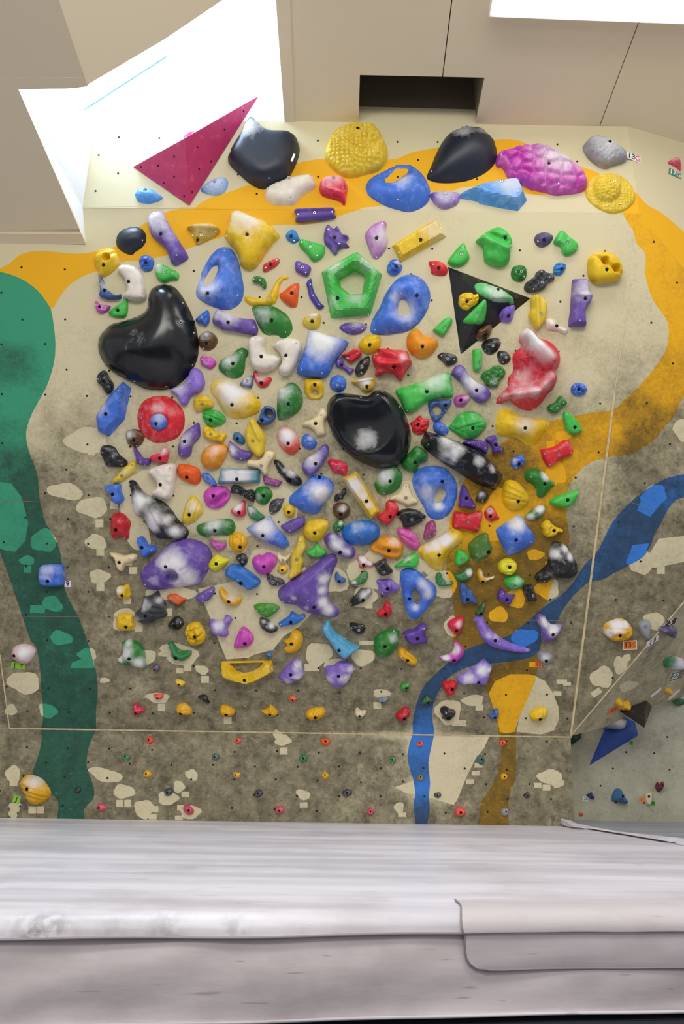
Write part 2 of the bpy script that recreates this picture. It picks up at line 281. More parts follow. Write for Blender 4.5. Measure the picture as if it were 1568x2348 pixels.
# grime strength measured on the wall: x, y, amount
DP = np.array([tuple(map(float, s.split(','))) for s in '''250,500,0 450,650,0 600,700,0 200,650,0 850,550,0 1000,650,0 1200,550,0 1100,720,.05 1350,700,.03 900,780,.08 80,640,0 0,600,.0 700,550,.0 1300,550,.02 300,700,.02 700,750,.06 1000,800,.16 1300,850,.12 1450,700,.1 1530,700,.12 1530,900,.2
200,850,.06 120,850,.1 40,830,.42 40,760,.02 40,930,.05 40,1000,.2 40,1060,.55 60,1150,.75 100,1200,.9 120,1300,.8 120,1400,.75 150,1500,.75 150,1600,.8 150,1680,.85 150,1800,.9
200,940,.25 180,1020,.45 230,1070,.6 300,1010,.12 200,1120,.55 160,1180,.6 260,1200,.7 200,1300,.72 200,1400,.78 60,1450,.7 30,1350,.68 30,1500,.8 20,1620,.8
400,900,.1 600,900,.12 700,850,.3 800,900,.3 680,1000,.3 870,850,.35 880,1080,.4 500,1050,.12 450,1160,.1 620,1080,.2 740,1100,.5 800,1100,.6 800,1200,.62 700,1200,.55 640,1200,.35 560,1190,.3 480,1280,.5 380,1300,.75 760,1260,.45 700,1340,.6 900,1220,.5 900,1300,.45
980,1180,.2 1000,900,.3 1050,950,.35 1180,970,.25 1200,1050,.7 1130,1100,.65 1250,1010,.35 1350,990,.3 1330,1060,.25 1250,1110,.3 1180,1180,.25 1240,1240,.85 1180,1300,.85 1100,1250,.3 1100,1330,.75 1060,1400,.9 1150,1420,.9 1230,1400,.9
300,1350,.8 400,1420,.9 400,1600,.85 300,1580,.6 300,1650,.75 600,1550,.85 600,1650,.95 800,1450,.95 800,1600,.9 750,1400,.9 950,1400,.85 950,1550,.75 900,1660,.9 1050,1580,.75 1100,1540,.75 1180,1530,.75 1250,1500,.75 1280,1400,.7 1300,1600,.8 1100,1660,.75
1340,1150,.45 1360,1200,.55 1330,1300,.65 1400,1100,.5 1440,1150,.75 1460,1080,.9 1450,1020,.75 1400,1000,.35 1500,1000,.6 1550,1050,.5 1550,970,.6 1480,1200,.85 1420,1250,.75 1550,1150,.6 1550,1200,.7 1400,1300,.8 1400,1350,.85 1500,1330,.8 1400,1500,.9 1350,1600,.9 1480,1380,.8
300,1720,.75 300,1820,.8 500,1750,.75 500,1850,.8 700,1750,.75 700,1850,.75 900,1720,.7 900,1850,.7 950,1780,.6 960,1700,.1 965,1800,.05 965,1860,.6 1050,1860,.7 1150,1750,1.0 1150,1850,1.0 1250,1720,.75 1280,1850,.7 60,1750,.75 200,1720,.8
1440,1600,.7 1500,1550,.8 1550,1450,.7 1350,1680,.6 1400,1650,.6'''.split()])
def dirt(X, Y):
    d2 = (X[:, None]-DP[None, :, 0])**2 + (Y[:, None]-DP[None, :, 1])**2 + 300
    w = 1/d2**1.7; return (w*DP[None, :, 2]).sum(1)/w.sum(1)
def project(p):
    d = p-CAM; z = d.dot(_w); return (W/2+F*d.dot(_r)/z, H/2-F*d.dot(_u)/z)
def paint_wall(name, pl, outline_px, paints, dirt_scale=1.0, step=.045, default=0, mats=None, th=.03):
    """triangulated wall sheet: mural areas are faces of their own paint, grime is a corner attribute"""
    O = [pl.uv(*p) for p in outline_px]
    verts = []; edges = []
    def loop(Q):
        s = len(verts); verts.extend(Vector(q) for q in Q); edges.extend((s+i, s+(i+1) % len(Q)) for i in range(len(Q)))
    loop(O)
    PU = [([pl.uv(*p) for p in (smooth(P, 3) if m != 4 else P)], m) for P, m in paints]
    xs = [p[0] for p in O]; ys = [p[1] for p in O]; x0, x1, y0, y1 = min(xs), max(xs), min(ys), max(ys)
    CU = [[pl.uv(*p) for p in (P if len(P) < 12 else P)] for P in CLEAN] if dirt_scale else []
    def near(Q): return max(q[0] for q in Q) > x0 and min(q[0] for q in Q) < x1 and max(q[1] for q in Q) > y0 and min(q[1] for q in Q) < y1
    PU = [q for q in PU if near(q[0])]; CU = [q for q in CU if near(q)]
    for Q, m in PU: loop(Q)
    for Q in CU: loop(Q)
    g = np.array([(x, y) for x in np.arange(x0+step/2, x1, step) for y in np.arange(y0+step/2, y1, step)])
    if len(g):
        g = g[inpoly(O, g[:, 0], g[:, 1])]; verts.extend(Vector(tuple(q)) for q in g)
    r = delaunay_2d_cdt(verts, edges, [], 0, 1e-5)
    V = np.array([tuple(v) for v in r[0]]); Fc = np.array(r[2])
    c = V[Fc].mean(1); keep = inpoly(O, c[:, 0], c[:, 1]); Fc = Fc[keep]; c = c[keep]
    mi = np.full(len(Fc), default)
    for Q, m in PU: mi[inpoly(Q, c[:, 0], c[:, 1])] = m
    cl = np.zeros(len(Fc), bool)
    for Q in CU: cl |= inpoly(Q, c[:, 0], c[:, 1])
    W3 = [pl.w(a, b) for a, b in V]
    px = np.array([project(p) for p in W3])
    dv = dirt(px[:, 0], px[:, 1])*dirt_scale if dirt_scale else np.full(len(V), .03)
    dc = dv[Fc].copy(); dc[cl] = np.minimum(dc[cl], .04 + .12*dc[cl])
    # orient faces to the camera, add a back sheet edge for thickness
    a = V[Fc]; area2 = (a[:, 1, 0]-a[:, 0, 0])*(a[:, 2, 1]-a[:, 0, 1])-(a[:, 1, 1]-a[:, 0, 1])*(a[:, 2, 0]-a[:, 0, 0])
    sgn = 1 if pl.e1.cross(pl.e2).dot(pl.n) > 0 else -1
    flip = area2*sgn < 0; Fc[flip] = Fc[flip][:, ::-1]; dc[flip] = dc[flip][:, ::-1]
    me = mesh(name, W3, Fc.tolist(), mats or WM, mi=mi.tolist())
    at = me.attributes.new('dirt', 'FLOAT', 'CORNER'); at.data.foreach_set('value', dc.reshape(-1))
    o = link(name, me); tag(o, kind='structure')
    back = slab('backing_board', [pl.w(x, y, -.004) for x, y in O], -pl.n, th, WM[0] if not mats else mats[0], o)
    tag(back, kind='structure')
    return o
MUR = [(p, 1) for p in YEL] + [(TEAL, 2), (BLUE, 3)]
zmat = MATZ
mrt = M.uv(1467, 489)[1]
u0 = M.uv(-260, 1000)[0]
def invpx(pl, u, v): return project(pl.w(u, v))
kb = MATZ-.03
wall_main = paint_wall('wall_back', M, [invpx(M, u0, 0), invpx(M, *M.uv(1308, 1688)), (1467, 489), invpx(M, u0, vt)], MUR)
wall_kick = paint_wall('wall_kicker', K, [invpx(K, u0, kb), invpx(K, K.uv(1317, 1880)[0], kb), invpx(K, K.uv(1308, 1689)[0], zk), invpx(K, u0, zk)], MUR, th=.02)
wall_top = paint_wall('wall_top', T, [(190, 476), (212, 320), (195, 258), (385, 135), (375, 92), (340, -150), (660, -150), (655, 240), (1440, 260), (1440, 290), (1467, 489)], [(YELT, 1), (YEL[3], 1), (P_('195,300 195,100 380,-200 700,-200 652,277 415,277 300,300 250,310'), 4)], 0)
wall_top2 = paint_wall('wall_top_right', T2, [(1440, 289), (1467, 489), (1700, 784), (1700, 367)], [(YELT, 1), (YEL[3], 1)], 0)
wall_r = paint_wall('wall_right', M2, [(1467, 489), (1700, 784), (1700, 1224), (1308, 1688)], MUR)
wall_b = paint_wall('wall_right_lower', B, [(1308, 1688), (1700, 1224), (1700, 1540), (1568, 1595), (1495, 1619), (1429, 1647), (1386, 1667)], [], .55)
wall_f = paint_wall('wall_far', FW, [(1200, 1895), (1200, 1500), (1900, 1300), (1900, 1895)], [], 0, step=.2, mats=[M_far])
for d in wall_f.data.attributes['dirt'].data: d.value = .3
# cream sealed seams, joints and t-nut holes
def strip(name, pl, a, b, wd, m, parent, h=.003):
    p, q = Vector(pl.uv(*a)), Vector(pl.uv(*b)); d = (q-p).normalized(); s = Vector((-d.y, d.x))*wd/2
    return slab(name, [pl.w(x.x, x.y, h) for x in (p-s, q-s, q+s, p+s)], -pl.n, h+.002, m, parent)
strip('seam_bead', M, (22, 1670), (1310, 1690), .007, M_seam, wall_main)
strip('seam_bead', M, (1408, 905), (1308, 1688), .011, M_seam, wall_main, .005)
strip('seam_bead', M, (1440, 690), (1408, 905), .003, WM[0], wall_main, .0015)
strip('seam_bead', M, (0, 1500), (22, 1670), .006, M_seam, wall_main)
strip('seam_bead', B, (1308, 1688), (1568, 1380), .006, M_seam, wall_b)
M_joint = plain('board_joint', '#7d745c', .9)
for a, b in (((0, 1413), (480, 1417)), ((0, 1147), (130, 1152)), ((1440, 1150), (1600, 1200))): strip('board_joint', M, a, b, .002, M_joint, wall_main, .0012)
strip('board_joint', M, (1160, 1422), (1300, 1424), .002, M_joint, wall_main, .0012)
def holes(pl, poly_px, parent, du=.215, dv=.125, off=0.0):
    O = [pl.uv(*p) for p in poly_px]; xs = [p[0] for p in O]; ys = [p[1] for p in O]; pts = []
    j = 0; y = min(ys)+.05+off
    while y < max(ys):
        x = min(xs)+.04+(j % 2)*du/2
        while x < max(xs):
            if random.random() < .72: pts.append((x+random.uniform(-.004, .004), y+random.uniform(-.004, .004)))
            x += du
        y += dv; j += 1
    A = np.array(pts); A = A[inpoly(O, A[:, 0], A[:, 1])]
    vs, fs = [], []
    for x, y in A:
        s = len(vs); r = .0055
        vs += [pl.w(x+r*math.cos(a*math.pi/4), y+r*math.sin(a*math.pi/4), .0012) for a in range(8)]; fs.append(list(range(s, s+8)))
    o = link('bolt_hole', mesh('bolt_hole', vs, fs, M_hole), parent); tag(o, kind='stuff')
holes(M, [(-50, 580), (1440, 520), (1300, 1670), (-50, 1650)], wall_main)
holes(K, [(-50, 1690), (1300, 1700), (1310, 1880), (-50, 1870)], wall_kick, .215, .07)
holes(T, [(215, 300), (640, 290), (1430, 300), (1440, 470), (200, 460)], wall_top, .2, .1)
holes(M2, [(1480, 530), (1690, 800), (1690, 1200), (1330, 1660)], wall_r, .24, .2)
holes(FW, [(1330, 1700), (1600, 1600), (1600, 1860), (1330, 1860)], wall_f, .16, .09)
# ---------------------------------------------------------------- ceiling with its panels
ceiling = tag(empty('ceiling', C.hit(1000, 100)), kind='structure')
def ext(pl, a, b, y):
    p, q = pl.hit(*a), pl.hit(*b); d = q-p; return p + d*((y-p.y)/d.y)
YB = -2.2
def edgept(a, b): return ext(C, a, b, YB)
cl0, cl1 = C.hit(653, 280), edgept((652, 278), (632, 0))
j1a, j1b = C.hit(1001.5, 284), edgept((1015, 165), (1035, 0))
j2a, j2b = C.hit(1375, 288), edgept((1375, 287), (1470, 35))
cr0 = C.hit(1440, 291); cr1 = C.hit(1700, 368); cr2 = Vector((cr1.x+1.0, YB, C.hit(1000, 0).z)); cr2.z = (C.o + (cr2-C.o) - C.n*(cr2-C.o).dot(C.n)).z
h1, h2, h3, h4 = C.hit(825, 172), C.hit(1111, 178), C.hit(1090, 286), C.hit(822, 281)
hj = C.hit(1014.6, 176); g = Vector((.0025, 0, 0)); up = -C.n
def cpanel(name, pts): return tag(slab(name, pts, up, .012, M_ceil, ceiling), kind='structure')
hl = C.hit(825, 172)
cpanel('ceiling_panel', [cl0, cl1, j1b-g, hj-g, h1, h4])
cpanel('ceiling_panel', [hj+g, j1b+g, j2b-g, j2a-g, h3, h2])
cpanel('ceiling_panel', [j2a+g, j2b+g, cr2, cr1, cr0])
tag(slab('ceiling_trim', [C.hit(653, 281, .004), ext(C, (652, 278), (632, 0), .5)+C.n*.004, ext(C, (674, 280), (664, 0), .5)+C.n*.004, C.hit(675, 281, .004)], up, .004, M_ceil, ceiling), kind='structure')
for a, b in (((1035, 0), (1015, 165)), ((1470, 35), (1375, 287))):
    p, q = C.hit(*b), ext(C, b, a, YB); s = Vector((.006, 0, 0))
    slab('joint_backing', [p-s+up*.012, q-s+up*.012, q+s+up*.012, p+s+up*.012], up, .01, M_dark, ceiling)
# box recess in the ceiling
uph = Vector((0, 0, .45))
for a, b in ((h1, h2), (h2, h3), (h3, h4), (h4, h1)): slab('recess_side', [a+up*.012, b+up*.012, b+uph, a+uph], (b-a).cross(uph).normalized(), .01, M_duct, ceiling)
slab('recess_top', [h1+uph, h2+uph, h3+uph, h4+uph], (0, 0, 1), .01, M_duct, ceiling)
slope = tag(empty('ceiling_left', L.hit(60, 300)), kind='structure')
def lp(pts, name='ceiling_panel', m=None): return tag(slab(name, [L.hit(*p) for p in pts], -L.n, .012, m or M_ceil, slope), kind='structure')
lp([(-300, 177.3), (-300, -600), (-65, -600), (135, 0), (194, 177.3)])
lp([(-300, 178.7), (194.5, 178.7), (201, 198), (170, 203), (42, 205), (182, 525), (-300, 534)])
lp([(-300, 535.2), (186, 535.2), (197, 560), (-300, 560)])
tag(slab('ceiling_panel', [U.hit(*p) for p in ((200, 195), (375, 92), (510, 0), (626, -80), (590, -600), (-65, -600), (135, 0))], -U.n, .012, M_ceil, slope), kind='structure')
# skylight shaft
well = tag(empty('window_1', T.hit(250, 300)), kind='structure')
A_, B_ = T.hit(195, 258), T.hit(385, 135)
lw = [L.hit(42, 205), M.hit(197, 560), M.hit(190, 477), T.hit(212, 320), T.hit(195, 258), T.hit(172, 203), T.hit(165, 120)]
link('shaft_side', mesh('shaft_side', lw, [[0, i, i+1] for i in range(1, 6)], M_well), well)
rise = Vector((0, -.62, .62))
ab = (B_-A_); A2 = A_-ab*.15
tag(slab('window_pane', [A2, B_, B_+rise, A2+rise], (0, .7, .7), .01, M_sky, well), kind='structure')
fv = Vector((0, -.03, .03))
tag(slab('window_frame', [A_-ab*.0+T.n*.012, B_+T.n*.012, B_+T.n*.012+Vector((0, 0, .016)), A_+T.n*.012+Vector((0, 0, .016))], T.n, .012, M_frame, well), kind='structure')
rw = [C.hit(652, 279), C.hit(632, 0), C.hit(620, -170)]
slab('shaft_side', [rw[0], rw[2], rw[2]+Vector((0, 0, 1.2)), rw[0]+Vector((0, 0, 1.2))], (1, 0, 0), .012, M_well, well)
# ceiling lamp in view
Cl = C
lamp = tag(empty('ceiling_light', C.hit(1340, 0)), 'rectangular white fluorescent ceiling lamp at the top right edge', 'lamp')
a, b = C.hit(1120, 22, .0), C.hit(1700, 44, .0); bk = Vector((0, -.42, 0.042))
ex = (b-a).normalized(); ey = bk.normalized(); dn = C.n
q = [a, b, b+bk, a+bk]
slab('housing', q, dn, .045, M_white, lamp)
slab('diffuser', [a+ex*.012+ey*.012, b-ex*.012+ey*.012, b+bk-ex*.012-ey*.012, a+bk+ex*.012-ey*.012], dn, .052, M_lamp, lamp)
# ---------------------------------------------------------------- floor and crash mats
fl = slab('floor', [(-5, -4, .11), (6, -4, .11), (6, 5.2, .11), (-5, 5.2, .11)], (0, 0, -1), .1, M_floor); tag(fl, kind='structure')
def rz(px, py, z):
    d = ray(px, py); return CAM + d*((z-CAM.z)/d.z)
n0, n1 = rz(0, 2157, .30), rz(1568, 2137, .30)
def ynear(x): return n0.y+(n1.y-n0.y)*(x-n0.x)/(n1.x-n0.x)+.004*math.sin(5*x)+.003*math.sin(13*x+1)
s0, s1 = rz(1290, 1892, MATZ), rz(1600, 1944, MATZ)
def yfar(x): return YK+.0 if x < s0.x else s0.y+(s1.y-s0.y)*(x-s0.x)/(s1.x-s0.x)+.004*math.sin(40*x)
mat = tag(empty('crash_mat', (0, 3, .11)), 'large off-white vinyl crash mat across the foot of the climbing wall', 'mat', 'crash mats')
def wz(x, y):
    n = noise.noise(Vector((x*1.1+.5*y, y*3.5+x*.8, 3)))*.0028+noise.noise(Vector((x*3, y*9+x, 7)))*.0025
    return n
XS = np.linspace(-3.6, 3.6, 260); NR = 90
def grid(name, rows, mats, parent, sm=True):
    n = len(rows[0]); vs = [p for r in rows for p in r]; fs = []
    for i in range(len(rows)-1):
        for j in range(n-1): fs.append([i*n+j, i*n+j+1, (i+1)*n+j+1, (i+1)*n+j])
    return link(name, mesh(name, vs, fs, mats, sm), parent)
NOSE = [(.07, .35), (.045, .3485), (.025, .343), (.01, .333), (.002, .318), (0, .303)]
rows = []
for i in range(NR):
    t = i/(NR-1)
    r = []
    for x in XS:
        ya, yb = yfar(x), ynear(x)+.07
        y = ya+(yb-ya)*t; e = min(1, t*12)*min(1, (1-t)*10)
        r.append((x, y, MATZ+wz(x, y)*e + (.012*math.exp(-((x+1.22-.15*(y-2.1))/.012)**2)*max(0, 1-t*0) if y < 2.5 else 0)*.35))
    rows.append(r)
for dy, z in NOSE[1:]: rows.append([(x, ynear(x)+dy+wz(x, 2.1+dy)*.3, z) for x in XS])
tc_ = grid('top_cover', rows, M_mat, mat)
SM = [(rz(px, py, .345), r, a) for px, py, r, a in ((95, 2108, .06, .9), (250, 2110, .03, .5), (378, 2104, .035, .45), (537, 2110, .03, .9), (850, 2112, .028, .7), (720, 2135, .07, .3), (1040, 2120, .04, .35))]
st = []
for v in tc_.data.vertices: st.append(max(a*math.exp(-(((v.co.x-p.x)/r)**2+((v.co.y-p.y)/.05)**2)) for p, r, a in SM))
tc_.data.attributes.new('stain', 'FLOAT', 'POINT').data.foreach_set('value', st)
rows = []
for i in range(14):
    t = i/13; rows.append([(x, ynear(x)+.012+.006*noise.noise(Vector((x*3+t, t*1.5, 1)))+.007*noise.noise(Vector((x*5+t*1.6, t*1.2, 5))) - .02*math.sin(math.pi*min(1, t*1.2))*.3, .303-t*(.303-.128)) for x in XS])
grid('front_panel', rows, M_matf, mat)
def tube(name, pts, r, m, parent, k=6):
    vs, fs = [], []; pts = [Vector(p) for p in pts]
    for i, p in enumerate(pts):
        d = (pts[min(i+1, len(pts)-1)]-pts[max(i-1, 0)]).normalized(); a = d.cross(Vector((0, 0, 1))).normalized(); 
        if a.length < .1: a = Vector((1, 0, 0))
        b = d.cross(a)
        for j in range(k): vs.append(p+a*r*math.cos(2*math.pi*j/k)+b*r*math.sin(2*math.pi*j/k))
    for i in range(len(pts)-1):
        for j in range(k): fs.append([i*k+j, i*k+(j+1) % k, (i+1)*k+(j+1) % k, (i+1)*k+j])
    return link(name, mesh(name, vs, fs, m, True), parent)
tube('piping', [(x, ynear(x)-.001, .302+.0015*math.sin(9*x)) for x in XS], .0035, M_pipe, mat)
tube('bottom_piping', [(x, ynear(x)+.01, .129) for x in XS], .004, M_mat, mat)
# protective flap folded over the front edge at the right
xf = rz(1065, 2145, .303).x
prof = [(.13, .352), (.09, .3525), (.06, .352), (.035, .349), (.015, .341), (.001, .329), (-.007, .314), (-.008, .303), (-.0065, .296), (-.007, .28), (-.007, .265), (-.006, .25), (-.004, .238), (-.002, .228), (0, .222)]
rows = []
for i, (dy, z) in enumerate(prof):
    s = max(0, (.262-z)/.04); off = (.055*(1-math.sqrt(max(0, 1-min(1, s)**2)))) if s > 0 else 0
    off += .004*math.sin(i*.9) if z > .3 else .003
    fx = np.linspace(xf+off, 3.6, 90)
    rows.append([(x, ynear(x)+dy+.003*noise.noise(Vector((x*4, z*30, 2))), z+.002+.0015*noise.noise(Vector((x*7, z*9, 4)))) for x in fx])
fo = grid('flap', rows, M_flap, mat); fo['label'] = 'flap with rounded corner folded over the mat edge'
tube('flap_hem', [tuple(r[0]) for r in rows]+[tuple(p) for p in rows[-1]], .0022, M_pipe, mat)
tube('flap_fold', [tuple(Vector(p)+Vector((0, -.003, 0))) for p in rows[7]], .0022, M_pipe, mat)
mat2 = tag(empty('crash_mat', (2.2, 4.4, .11)), 'grey vinyl crash mat beyond the seam at the far right corner', 'mat', 'crash mats')
rows = [[(x, y, MATZ-.006+wz(x, y+9)*.8) for x in np.linspace(s0.x-.05, 4.2, 50)] for y in np.linspace(4.86, 2.4, 30)]
grid('top_cover', rows, M_mat2, mat2)
slab('foam_core', [(s0.x+.05, 4.4, .33), (3.4, 3.6, .33), (3.4, 4.84, .33), (s0.x+.05, 4.84, .33)], (0, 0, -1), .2, M_mat2, mat2)
# ragged raised edge strip between the two mats
rows = []
xs = np.linspace(s0.x-.02, 3.6, 80)
for k_, (dy, dz) in enumerate(((-.02, .002), (-.004, .016), (.02, .02), (.07, .008), (.10, .001))):
    rows.append([(x+.004*math.sin(30*x), yfar(x)+dy*(1+.25*math.sin(23*x)), MATZ+dz*(1+.4*math.sin(17*x+k_)) ) for x in xs])
es = grid('edge_strip', rows, M_mat, mat); es['label'] = 'ragged raised vinyl strip along the mat seam'
tube('seam_cord', [(x, yfar(x)-.022, MATZ+.004) for x in xs], .003, plain('dark_stitching', '#3c2c2a', .9), mat)
tp = [rz(px, py, MATZ+.0) for px, py in ((1285, 1892), (1283, 1877), (1300, 1876), (1330, 1890), (1345, 1897))]
link('edge_tab', mesh('edge_tab', [rz(1287, 1893, .352), Vector((K.hit(1284, 1876).x, YK-.012, K.hit(1284, 1876).z)), Vector((K.hit(1306, 1880).x, YK-.014, K.hit(1306, 1880).z)), rz(1345, 1900, .358), rz(1318, 1897, .36)], [[0, 1, 2, 3, 4]], M_mat), mat)
